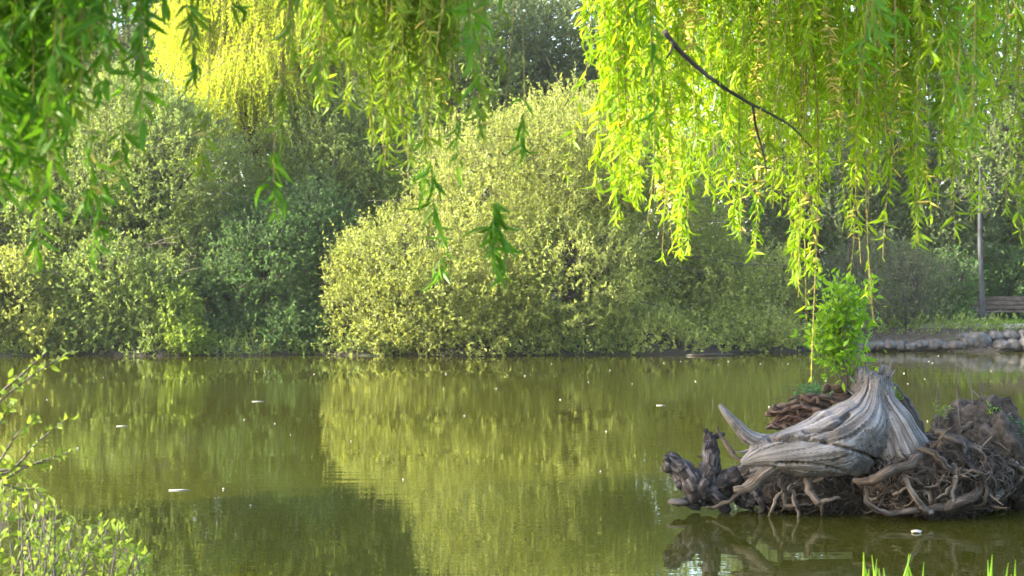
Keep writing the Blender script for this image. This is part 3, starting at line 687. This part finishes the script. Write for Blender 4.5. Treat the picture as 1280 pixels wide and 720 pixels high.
# some roots that can be told apart
for k, (pts, rp, mt) in enumerate([
        ([(1066, 599, -0.24), (1090, 598, -0.34), (1120, 588, -0.37), (1150, 570, -0.27)], [3, 6, 6.5, 5], 'root'),
        ([(1080, 610, -0.27), (1088, 630, -0.30), (1112, 642, -0.30), (1150, 636, -0.27)], [2, 3, 4, 4], 'root'),
        ([(1128, 598, -0.32), (1137, 615, -0.34), (1152, 628, -0.32), (1166, 640, -0.27)], [3, 3.5, 4, 4], 'root_pale'),
        ([(1160, 640, -0.24), (1190, 632, -0.26), (1215, 618, -0.22), (1235, 605, -0.12)], [5, 6.5, 6, 4], 'root'),
        ([(1150, 560, -0.17), (1172, 575, -0.24), (1190, 590, -0.22), (1215, 600, -0.12)], [3, 4.5, 4.5, 3], 'root'),
        ([(1190, 580, -0.22), (1194, 600, -0.26), (1190, 628, -0.27)], [2.5, 3.5, 3], 'root_pale'),
        ([(1226, 612, -0.12), (1244, 622, -0.14), (1252, 612, -0.07)], [4, 5, 3], 'root_pale'),
        ([(1008, 600, -0.02), (1018, 622, -0.06), (1026, 645, -0.04)], [5, 4, 2], 'root_pale'),
        ([(1018, 626, -0.06), (1034, 624, -0.08), (1050, 623, -0.08)], [3, 3.5, 1.5], 'root_pale'),
        ([(976, 605, 0.00), (970, 625, 0.00), (962, 648, 0.02)], [2, 2.2, 2], 'root_pale'),
        ([(985, 590, -0.06), (975, 600, -0.08), (982, 614, -0.06)], [4, 4, 3], 'root'),
        ([(940, 606, 0.10), (950, 624, 0.10), (958, 648, 0.10)], [5, 5, 3], 'root_black'),
        ([(990, 612, 0.00), (1000, 634, 0.00), (1002, 650, 0.00)], [2.5, 3, 2.5], 'root_pale'),
        ([(930, 618, 0.05), (900, 628, 0.10), (884, 634, 0.15)], [2.5, 3, 2], 'root'),
        ([(1202, 555, -0.12), (1212, 575, -0.16), (1222, 600, -0.14)], [3, 4, 3.5], 'root_black'),
        ([(1166, 534, -0.02), (1185, 548, -0.12), (1205, 556, -0.12)], [3, 4, 4], 'root')]):
    root(pts, rp, mt, 9, 24, .25, 200 + k, jit=3.0)

# plants that grow on the stump
def stems_plant(name, label, cat, base, stems_, leafspec, mat, twig='twig', seed=0, tm=LEAFW, group=None, down=0.0, spread=.7, start=.2):
    r_ = np.random.default_rng(seed); t_ = thing(name, label, cat, base, group)
    st, lf = MB(), MB()
    for pts, rad in stems_:
        pth = spline(pts, 16); tube(st, pth, rad, 5, seed=seed)
        nl = leafspec['per']; f = start + (1 - start) * r_.random(nl); idx = np.clip(f * 15, 0, 14.99)
        i0 = idx.astype(int); q = pth[i0] + (pth[i0 + 1] - pth[i0]) * (idx - i0)[:, None]
        tg = unit(pth[i0 + 1] - pth[i0]); q = q + r_.normal(size=q.shape) * leafspec.get('scatter', 0)
        d = tg * .45 + rand_dirs(nl, r_) * spread + np.array([0, 0, -down])
        L_ = leafspec['len'] * (.55 + .8 * r_.random(nl))
        leaves(lf, q, d, L_, L_ * leafspec['w'], r_, tm, curl=.6)
    st.build('stem', M[twig], t_); lf.build('foliage', M[mat], t_, smooth=True)
    return t_
r_ = np.random.default_rng(31)
sb = S(1058, 492, .12); st = []
for k in range(34):
    u1 = 1052 + r_.normal() * 15; v1 = 348 + abs(r_.normal()) * 46
    wmax = 62 * (1 - abs(v1 - 410) / 130); u1 = 1052 + np.clip(r_.normal() * .6, -1, 1) * wmax
    st.append(([sb, S((1052 + u1) / 2 + r_.normal() * 4, (475 + v1) / 2, .12 + r_.normal() * .06), S(u1, v1 - 8, .12 + r_.normal() * .12)], [.0034, .0025, .001]))
stems_plant('sapling', 'leafy bright green sapling growing upright from top of the stump', 'sapling', tuple(sb), st, dict(per=38, len=.062, w=.42, scatter=.04), 'sapling', seed=3, down=.35, start=.34)
sb = S(1115, 520, .2)
stems_plant('seedling', 'small light green seedling behind the upright stub of stump', 'seedling', tuple(sb),
            [([sb, S(1113 + k * 4, 500, .2), S(1106 + k * 6, 478 + k * 6, .2)], [.004, .001]) for k in range(4)], dict(per=14, len=.045, w=.4, scatter=.008), 'fresh', seed=5, down=.1)
for k, (u, v, du, n_, lab, mt) in enumerate([(1020, 498, 30, 70, 'feathery blue green herb tuft on the rotten top of stump', 'herb'), (1278, 545, 22, 60, 'bushy dark green herb at the right end of root ball', 'herb'),
                                  (1240, 525, 10, 16, 'low green weeds on crest of the brown root mound', 'sapling'), (1178, 522, 10, 14, 'thin olive weeds between stump and root mound', 'fresh')]):
    sb = S(u, v, .25); st = []
    for q in range(n_):
        e = S(u + r_.normal() * du * .55, v - 8 - abs(r_.normal()) * 8, .25 + r_.normal() * .06); b_ = S(u + r_.normal() * du * .5, v + 2, .25 + r_.normal() * .04)
        st.append(([b_, (b_ + e) / 2 + r_.normal(size=3) * .01, e], [.002, .001]))
    stems_plant('herb', lab, 'plant', tuple(sb), st, dict(per=9, len=.026, w=.35), mt, seed=60 + k)
for k, (pts, lab) in enumerate([([(1200, 535, .1), (1197, 500, .1), (1194, 440, .12)], 'tallest bare grey shoot rising from the root mound'),
                                ([(1216, 508, .3), (1214, 480, .3), (1208, 448, .3)], 'thin dark shoot on top of the brown root mound'),
                                ([(1172, 540, .2), (1173, 510, .2), (1167, 478, .2)], 'short bare twin shoot between stump and root mound')]):
    m_ = MB(); p_ = np.array([S(*q) for q in pts]); tube(m_, spline(p_, 14), [.007, .005, .002], 5, noise=.1, seed=k)
    e = spline(p_, 14); tube(m_, [e[7], e[9] + np.array([.02, 0, .02]), e[11] + np.array([.04, .02, .05])], [.004, .0015], 4)
    tag(m_.build('bare_shoot', M['twig'], base=tuple(p_[0])), lab, 'shoot')

# ------------------------------------------------------------------ floating bits
r_ = np.random.default_rng(77)
def petal(u, v, L_, W_, name, label, cat, group=None, mat='petal', h=.006):
    D = CAM_H * F_PX / (v - 360.0); c = np.array([(u - 640) / F_PX * D, D, 0.004])
    a_ = r_.uniform(0, 6.28); n_ = 9; th = np.linspace(0, 2 * np.pi, n_, endpoint=False)
    x_, y_ = np.cos(th) * L_ / 2 * (1 + .15 * r_.normal(size=n_)), np.sin(th) * W_ / 2 * (1 + .15 * r_.normal(size=n_))
    if cat == 'feather': a_ = r_.normal() * .15
    ring = np.stack([x_ * math.cos(a_) - y_ * math.sin(a_), x_ * math.sin(a_) + y_ * math.cos(a_), np.abs(np.sin(th * 1.5)) * h * .6], -1)
    V = np.vstack([ring, ring * .98 - np.array([0, 0, .004]), [[0, 0, h]], [[0, 0, -.004]]]) + c
    j = np.arange(n_); k = (j + 1) % n_
    m_ = MB(); m_.add(V, [np.stack([j, k, k + n_, j + n_], -1)[:, ::-1], np.vstack([np.stack([j, k, np.full(n_, 2 * n_)], -1), np.stack([k + n_, j + n_, np.full(n_, 2 * n_ + 1)], -1)])])
    return tag(m_.build(name, M[mat], base=tuple(c)), label, cat, group)
spots = [(826, 454), (852, 452), (900, 447), (900, 456), (910, 452), (921, 453), (950, 449), (949, 455), (985, 455), (1131, 467), (1133, 480), (1156, 474), (1163, 452), (1165, 454), (1174, 445), (1167, 480), (1161, 494), (1174, 507), (1160, 527), (1149, 538), (1203, 457), (1204, 478), (1238, 464), (1260, 447), (1262, 502), (869, 477), (892, 563), (960, 509), (1033, 476),
         (122, 473), (131, 472), (158, 474), (301, 525), (343, 536), (363, 544), (342, 530), (266, 548), (225, 565), (97, 561), (440, 552), (580, 520), (620, 486), (655, 470), (700, 500), (735, 478), (765, 463), (690, 455), (560, 468), (480, 466), (760, 540), (790, 480), (505, 600), (280, 612), (315, 633), (60, 500), (395, 468), (672, 530), (812, 610), (750, 590), (198, 678)]
for (u, v) in spots[::1]:
    if r_.random() < .3 or (u > 1120 and r_.random() < .4): continue
    D = CAM_H * F_PX / (v - 360.0); s_ = max(.014, D * .0008) * r_.uniform(.6, 1.3)
    petal(u + r_.normal() * 1.5, v, s_ * 1.4, s_ * 1.2, 'floating_petal', 'tiny white petal floating on the open pond water', 'petal', 'petals floating on the pond', h=.012)
petal(224, 613, .15, .04, 'floating_feather', 'white feather floating on dark green reflection at lower left', 'feather')
petal(322, 502, .18, .05, 'floating_feather', 'thin pale feather floating far out left of the bright reflection', 'feather')
petal(826, 507, .16, .05, 'floating_feather', 'pale feather floating just left above the stump spike', 'feather')
petal(152, 533, .14, .06, 'floating_feather', 'small dull feather floating beside the left foreground twigs', 'feather')
petal(1145, 666, .085, .07, 'pebble', 'white pebble in dark water before the root ball', 'pebble', h=.02)

# ------------------------------------------------------------------ weeping willows in the foreground
def catkins(mb, pos, dirs, L_, r_, rad=.0036):
    n = len(pos)
    if n == 0: return
    d = unit(dirs); up = unit(np.cross(d, np.cross(np.array([0, 0, 1.0]) + 0 * d, d)))
    s = unit(np.cross(d, rand_dirs(n, r_))); t = np.cross(d, s); seg = 5; sides = 5
    bend = r_.normal(size=(n, 1)) * .55
    rings = []
    for i in range(seg):
        f = i / (seg - 1); c = pos + d * (L_ * f)[:, None] + (s * bend + np.array([0, 0, -.25])) * (L_ * f * f)[:, None]
        rd = rad * (.55, 1.0, 1.1, .9, .35)[i]
        for k in range(sides):
            a_ = k * 2 * math.pi / sides; rings.append(c + (s * math.cos(a_) + t * math.sin(a_)) * rd)
    V = np.stack(rings, 1); K = seg * sides
    F = np.array([[i * sides + k, i * sides + (k + 1) % sides, (i + 1) * sides + (k + 1) % sides, (i + 1) * sides + k] for i in range(seg - 1) for k in range(sides)])
    off = (np.arange(n) * K)[:, None, None]
    mb.add(V.reshape(-1, 3), [(F[None] + off).reshape(-1, 4)], rnd=r_.random(n))
def strand(tree, tip, length, r_, leafmat, L_=.065, dens=45, subs=3, cat_frac=0.0, bare=.0, rad=.003, zmin=None, sway=.05, lw=.17, tuft=False, spread=.12):
    """one hanging branch: a main twig with side twigs, its leaves and its catkins"""
    top = tip + np.array([r_.normal() * sway * length, r_.normal() * sway * length, length])
    m_, lf, ck = MB(), MB(), MB()
    paths = []
    nseg = max(8, int(length / .08))
    f = np.linspace(0, 1, nseg)[:, None]
    main = top + (tip - top) * f + np.stack([vnoise(f.repeat(3, 1) * np.array([3, 0, 0]) + r_.random() * 90 + k * 9, 1, 5) - .5 for k in range(3)], -1) * np.array([.14, .14, 0]) * f
    main = main - (main[-1] - tip) * f
    paths.append((main, rad))
    for k in range(subs):
        f0 = r_.uniform(.05, .7); i0 = int(f0 * (nseg - 1)); p0 = main[i0]
        ln = (1 - f0) * length * r_.uniform(.35, .95); o_ = r_.normal(size=3) * spread; o_[2] = 0
        g_ = np.linspace(0, 1, 9)[:, None]
        sub = p0 + o_ * np.sqrt(g_) + np.array([0, 0, -1]) * ln * g_ + np.stack([vnoise(g_.repeat(3, 1) * np.array([3, 0, 0]) + r_.random() * 90 + k, 1, 6) - .5 for _ in range(3)], -1) * .05 * g_
        paths.append((sub, rad * .65))
    for pth, rd in paths:
        tube(m_, pth, [rd, rd * .8, rd * .4], 5, caps=False)
        seglen = np.linalg.norm(np.diff(pth, axis=0), axis=1).sum(); nl = int(seglen * dens)
        fr = r_.random(nl) * (1 - bare) if not tuft else 1 - .16 * r_.random(nl) / max(seglen, .16)
        idx = np.clip(fr, 0, .999) * (len(pth) - 1); i0 = idx.astype(int)
        q = pth[i0] + (pth[i0 + 1] - pth[i0]) * (idx - i0)[:, None]
        rd_ = rand_dirs(nl, r_); rd_[:, 2] *= .4
        d = rd_ * r_.uniform(.25, 1.5, (nl, 1)) + np.array([0, 0, -1.0]) * r_.uniform(.35, 1.1, (nl, 1))
        isc = r_.random(nl) < cat_frac
        ll = L_ * (.35 + 1.0 * r_.random(nl))
        leaves(lf, q[~isc], d[~isc], ll[~isc], ll[~isc] * lw, r_, LEAFW, curl=1.2)
        dc = d[isc].copy(); dc[:, 2] = dc[:, 2] * .2 + .1
    catkins(ck, q[isc], dc, L_ * (.45 + .35 * r_.random(isc.sum())), r_)
    o = m_.build('hanging_branch', M['twig_w'], tree)
    if lf.v: lf.build('leaves', M[leafmat], o, base=tuple(tree['_base']))
    if ck.v: ck.build('catkins', M['catkin'], o, base=tuple(tree['_base']))['kind'] = 'stuff'
    return top
def willow_frame(tree, base, tr, limbs, seed):
    r_ = np.random.default_rng(seed); m_ = MB()
    fork = base + np.array([0, 0, 2.9])
    tube(m_, spline([base - np.array([0, 0, .2]), base + np.array([.05, .04, 1.4]), fork], 14), [tr * 1.3, tr, tr * .95], 14, noise=.12, seed=seed)
    m_.build('trunk', M['bark'], tree)
    for k, e in enumerate(limbs):
        e = np.array(e, dtype=float); mid = (fork + e) / 2 + np.array([0, 0, .9])
        b_ = MB(); tube(b_, spline([fork - np.array([0, 0, .2]), mid, e], 18), [tr * .6, tr * .35, .02], 9, noise=.1, seed=seed + k)
        b_.build('limb', M['bark'], tree)
# --- right hand willow
rb = np.array([5.2, 4.6, .3])
wr = thing('weeping_willow', 'sunlit yellow green weeping willow hanging over the pond on the right side', 'tree', rb)
willow_frame(wr, rb, .26, [(.4, 6.2, 4.6), (1.4, 6.9, 4.7), (2.6, 7.4, 4.6), (2.2, 5.8, 4.7), (.9, 5.7, 4.9)], 91)
r_ = np.random.default_rng(92)
prof_u = [730, 745, 770, 790, 825, 860, 900, 930, 960, 1000, 1030, 1060, 1090, 1130, 1170, 1200, 1240, 1290, 1330]
prof_v = [225, 262, 280, 240, 322, 312, 268, 300, 330, 352, 312, 330, 345, 285, 330, 300, 235, 320, 300]
for k in range(78):
    u = 756 + 545 * ((k + r_.random()) / 78) ** 1.12; D = 5.7 + 1.5 * r_.random()
    u += 14 * math.sin(u * .085); D = 5.6 + .5 * r_.random() if u < 785 else D
    vt = np.interp(u, prof_u, prof_v); low = r_.random()
    v = vt - (0 if low < .38 else 210 * r_.random())
    tip = P(u, v, D); sparse = u > 1170
    strand(wr, tip, 4.35 + .25 * r_.random() - tip[2], r_, 'willow_r' if r_.random() < .72 or u < 830 else ('willow_m' if r_.random() < .65 else 'willow_l'), L_=.058, lw=.19, dens=(95 if sparse else 150), subs=(4 if sparse else 7), cat_frac=r_.choice([.10, .30, .65], p=[.40, .36, .24]), spread=.07 if u < 800 else .14, sway=.035)  # left edge keeps the brightest leaf colour, standing in for sun there
# picked out strands: the low tips over the sapling and the bare one
for u, v, D, cf, ds in ((998, 372, 6.0, .7, 70), (1008, 400, 6.05, .45, 60), (1088, 380, 6.1, .55, 55), (1076, 330, 6.2, .85, 80), (1092, 402, 6.12, .5, 26)):
    tip = P(u, v, D); strand(wr, tip, 4.4 - tip[2], r_, 'willow_r', L_=.06, dens=ds, subs=3, cat_frac=cf, spread=.05, sway=.02)
tip = P(1014, 478, 6.05); strand(wr, tip, 4.4 - tip[2], r_, 'willow_r', L_=.035, dens=26, subs=0, cat_frac=.1, bare=.0, rad=.0045, sway=.01)
for u, v, D in ((1075, 120, 3.4), (1100, 60, 3.5), (1120, 95, 3.7), (1215, 165, 3.9), (1195, 130, 4.0), (818, 205, 4.3)):       # nearer tips, shade put in by the deep leaf colour
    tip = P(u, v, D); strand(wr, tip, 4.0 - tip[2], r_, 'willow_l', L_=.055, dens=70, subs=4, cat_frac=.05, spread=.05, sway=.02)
# the dead slanting branch through the curtain
m_ = MB(); bp_ = spline([P(830, 38, 5.57), P(852, 66, 5.57), P(885, 95, 5.62), P(930, 125, 5.72), P(985, 155, 5.82), P(1015, 185, 5.92)], 26)
tube(m_, bp_, [.010, .0085, .0072, .006, .0045, .002], 8, noise=.35, seed=4)
tube(m_, [bp_[3], bp_[3] + np.array([-.012, -.01, -.03]), bp_[3] + np.array([-.028, -.01, -.055])], [.006, .004], 6)
tube(m_, spline([bp_[16], P(945, 160, 5.77), P(955, 195, 5.77), P(958, 215, 5.77)], 8), [.006, .003], 5)
m_.build('branch', M['root'], wr)
# --- left hand willow, nearer
lb_ = np.array([-3.4, .6, .35])
wl = thing('weeping_willow', 'shaded deep green weeping willow hanging close overhead on the left side', 'tree', lb_)
willow_frame(wl, lb_, .24, [(-1.6, 3.4, 3.9), (-.7, 3.9, 3.9), (-.1, 4.2, 3.8), (-2.4, 3.2, 4.0), (-.4, 3.2, 3.9), (-.7, 6.4, 4.3), (-.3, 6.0, 4.3)], 95)
r_ = np.random.default_rng(96)
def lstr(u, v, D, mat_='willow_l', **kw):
    tip = P(u, v, D); strand(wl, tip, 3.75 + .2 * r_.random() - tip[2], r_, 'willow_m' if r_.random() < .14 else mat_, **kw)  # a few strands take the lighter leaf colour as painted sunlit flecks
for k in range(24):                                   # dense dark curtain at far left
    u = -40 + 150 * r_.random() ** 1.3; v = np.interp(u, [-30, 0, 20, 55, 80, 110], [290, 240, 262, 275, 200, 150]) - 150 * r_.random() ** 2
    lstr(u, v, 2.9 + .9 * r_.random(), L_=.058, lw=.2, dens=125, subs=7, spread=.05, sway=.02, cat_frac=.02)
for k in range(6):
    u = 110 + 75 * r_.random(); lstr(u, 150 - 90 * r_.random(), 3.0 + 1.0 * r_.random(), L_=.055, lw=.2, dens=85, subs=4, spread=.05, sway=.02, cat_frac=.03)
for (u, v, D) in ((120, 312, 3.1), (112, 255, 3.0), (150, 235, 3.4), (246, 112, 3.4), (240, 60, 3.5), (345, 270, 3.6), (352, 175, 3.5), (400, 100, 3.6), (362, 60, 3.5), (600, 165, 3.5), (594, 90, 3.4), (606, 40, 3.6), (585, 60, 3.7), (590, 120, 3.9), (290, 14, 3.4), (45, 330, 3.4), (250, 228, 3.5)):
    iso = v > 150 and u > 100
    lstr(u, v, D, L_=(.055 if iso else .06), dens=(15 if iso else 85), subs=(0 if iso else 4), spread=.03, sway=.015, tuft=iso, cat_frac=.04, rad=(.0024 if iso else .003))
for k in range(50):                                   # finer brownish green mass left of centre
    u = 385 + 200 * r_.random() ** .8; v = np.interp(u, [380, 420, 500, 545, 590], [120, 185, 240, 195, 110]) - 130 * r_.random()
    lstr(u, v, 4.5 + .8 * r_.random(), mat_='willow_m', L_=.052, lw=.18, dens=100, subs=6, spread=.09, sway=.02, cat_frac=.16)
for (u, v, D, n_) in ((616, 350, 3.9, 200), (543, 294, 4.2, 150), (652, 206, 4.6, 120), (572, 228, 4.8, 90), (547, 366, 5.0, 80), (530, 250, 4.6, 60)):   # single tips with a leaf tuft
    tip = P(u, v, D); dd = n_ / 10.0
    strand(wl, tip + np.array([0, 0, .05]), 3.8 - tip[2], r_, 'willow_l', L_=.085 if n_ > 120 else .07, dens=dd * 1.15, subs=0, tuft=True, sway=.01, lw=.14, rad=.0024)
# shade giving crown outside the frame
cr = MB(); tw_ = MB(); n = 2200
pos = np.stack([r_.uniform(-5.2, -1.5, n), r_.uniform(.2, 4.2, n), r_.uniform(2.0, 5.6, n)], -1)
pos = pos[pos[:, 0] < -.36 * pos[:, 1] - .45]; n = len(pos)
e = pos + np.array([0, 0, -.8]) + r_.normal(size=(n, 3)) * .08; prisms(tw_, pos, e, .003, .001, r_)
f = r_.random((n, 22, 1)); q = (pos[:, None] + (e - pos)[:, None] * f).reshape(-1, 3)
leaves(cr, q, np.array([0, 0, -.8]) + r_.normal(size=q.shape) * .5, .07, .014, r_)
tw_.build('twigs', M['twig_w'], wl); cr.build('crown', M['willow_l'], wl, smooth=False)

# ------------------------------------------------------------------ foreground plants on the near bank
r_ = np.random.default_rng(120)
sb = np.array([-1.75, 5.0, .32])
st = []
for k in range(100):
    u1 = -30 + 215 * r_.random(); v1 = np.interp(u1, [-30, 40, 90, 130, 190], [590, 600, 640, 640, 690]) + 70 * r_.random() ** 1.5
    D = 4.6 + 1.0 * r_.random(); e = P(u1, v1, D); b_ = sb + np.array([(e[0] - sb[0]) * .65 + r_.normal() * .1, (e[1] - sb[1]) * .7, -.05])
    st.append(([b_, (b_ + e) / 2 + r_.normal(size=3) * .04, e], [.006, .004, .0015]))
for pts in ([(-60, 560), (-10, 510), (40, 470), (93, 437)], [(-60, 545), (-10, 500), (25, 470), (58, 440)], [(-60, 610), (-10, 587), (20, 545), (46, 522)], [(-50, 600), (10, 590), (50, 550), (85, 523)], [(-60, 590), (0, 588), (30, 583), (62, 577)], [(-60, 600), (0, 605), (25, 612), (45, 612)],
            [(-50, 640), (20, 590), (60, 574), (92, 562)], [(-40, 560), (-10, 540), (5, 520), (14, 500)]):
    st.append(([P(u, v, 5.0) for u, v in pts], [.006, .004, .0015]))
sh = stems_plant('shrub', 'young foreground shrub with thin twigs and fresh lime leaves at lower left', 'shrub', tuple(sb), st, dict(per=26, len=.03, w=.45, scatter=.006), 'fresh', 'twig', seed=9, start=.25, spread=.8)
for k, (u0, u1, n_, lab) in enumerate([(1088, 1168, 26, 'tuft of bright grass blades at bottom right edge, nearer the centre'), (1240, 1290, 12, 'tuft of bright grass blades in the bottom right corner')]):
    D0 = 5.2; sb = np.array([*P((u0 + u1) / 2, 700, D0)[:2], .28]); m_ = MB()
    for q in range(n_):
        u = r_.uniform(u0, u1); D = D0 + r_.normal() * .12; tip = P(u + r_.normal() * 6, r_.uniform(690, 738), D); tip = tip + np.array([r_.normal() * .03, 0, 0]); b_ = np.array([*P(u, 700, D)[:2], .25])
        pth = spline([b_, (b_ + tip) / 2 + np.array([r_.normal() * .02, 0, .03]), tip], 8); wd_ = .013 * r_.uniform(.7, 1.3)
        tube(m_, pth, [wd_ * .8, wd_, wd_ * .7, wd_ * .08], 4, flat=(1, .3), caps=False, rot=.3)
    tag(m_.build('grass_tuft', M['grass'], base=tuple(sb)), lab, 'grass tuft', 'grass tufts on the near bank')

# ------------------------------------------------------------------ air
hm, hnt, HN, HL = new_mat('haze')
hv = HN.new('ShaderNodeVolumePrincipled'); hv.inputs['Color'].default_value = (.95, .96, .93, 1); hv.inputs['Density'].default_value = .0003; hv.inputs['Anisotropy'].default_value = .3
ho = HN.new('ShaderNodeOutputMaterial'); HL.new(hv.outputs[0], ho.inputs['Volume'])
hb = MB(); box(hb, (0, 175, 9.2), (640, 520, 24)); hz = hb.build('haze', hm, smooth=False); tag(hz, 'thin sunlit haze over the whole pond and far shore', 'haze', kind='stuff')
# ------------------------------------------------------------------ light, sky, camera
sc = bpy.context.scene
SUN_EL, SUN_AZ = R(24), R(10)                        # azimuth behind the camera plane, sun on the left
to_sun = Vector((-math.cos(SUN_EL) * math.cos(SUN_AZ), -math.cos(SUN_EL) * math.sin(SUN_AZ), math.sin(SUN_EL)))
l = bpy.data.lights.new('sun', 'SUN'); l.energy = 3.7; l.angle = R(.6); l.color = (1, .93, .80)
lo = bpy.data.objects.new('sun', l); C.objects.link(lo); lo.rotation_euler = (-to_sun).to_track_quat('-Z', 'Y').to_euler(); lo.location = (-20, -10, 20)
w = bpy.data.worlds.new('World'); sc.world = w; w.use_nodes = True
N, L = w.node_tree.nodes, w.node_tree.links
sk = N.new('ShaderNodeTexSky'); sk.sky_type = 'NISHITA'; sk.sun_disc = False; sk.sun_elevation = SUN_EL
sk.sun_rotation = math.atan2(to_sun.x, to_sun.y); sk.air_density = 1.2; sk.dust_density = 2.5
L.new(sk.outputs[0], N['Background'].inputs['Color']); N['Background'].inputs['Strength'].default_value = .15
cd = bpy.data.cameras.new('camera'); co = bpy.data.objects.new('camera', cd); C.objects.link(co)
co.location = (0, 0, CAM_H); co.rotation_euler = (R(90), 0, 0)
cd.sensor_width = 36; cd.lens = 36 * F_PX / 1280; cd.clip_end = 2000
cd.dof.use_dof = True; cd.dof.focus_distance = 12; cd.dof.aperture_fstop = 7
sc.camera = co
sc.view_settings.view_transform = 'Standard'; sc.view_settings.look = 'None'; sc.view_settings.exposure = 2.68; sc.view_settings.gamma = 1
sc.cycles.max_bounces = 8; sc.cycles.transmission_bounces = 4; sc.cycles.diffuse_bounces = 4; sc.cycles.glossy_bounces = 3
for o in bpy.data.objects:
    if '_base' in o: del o['_base']
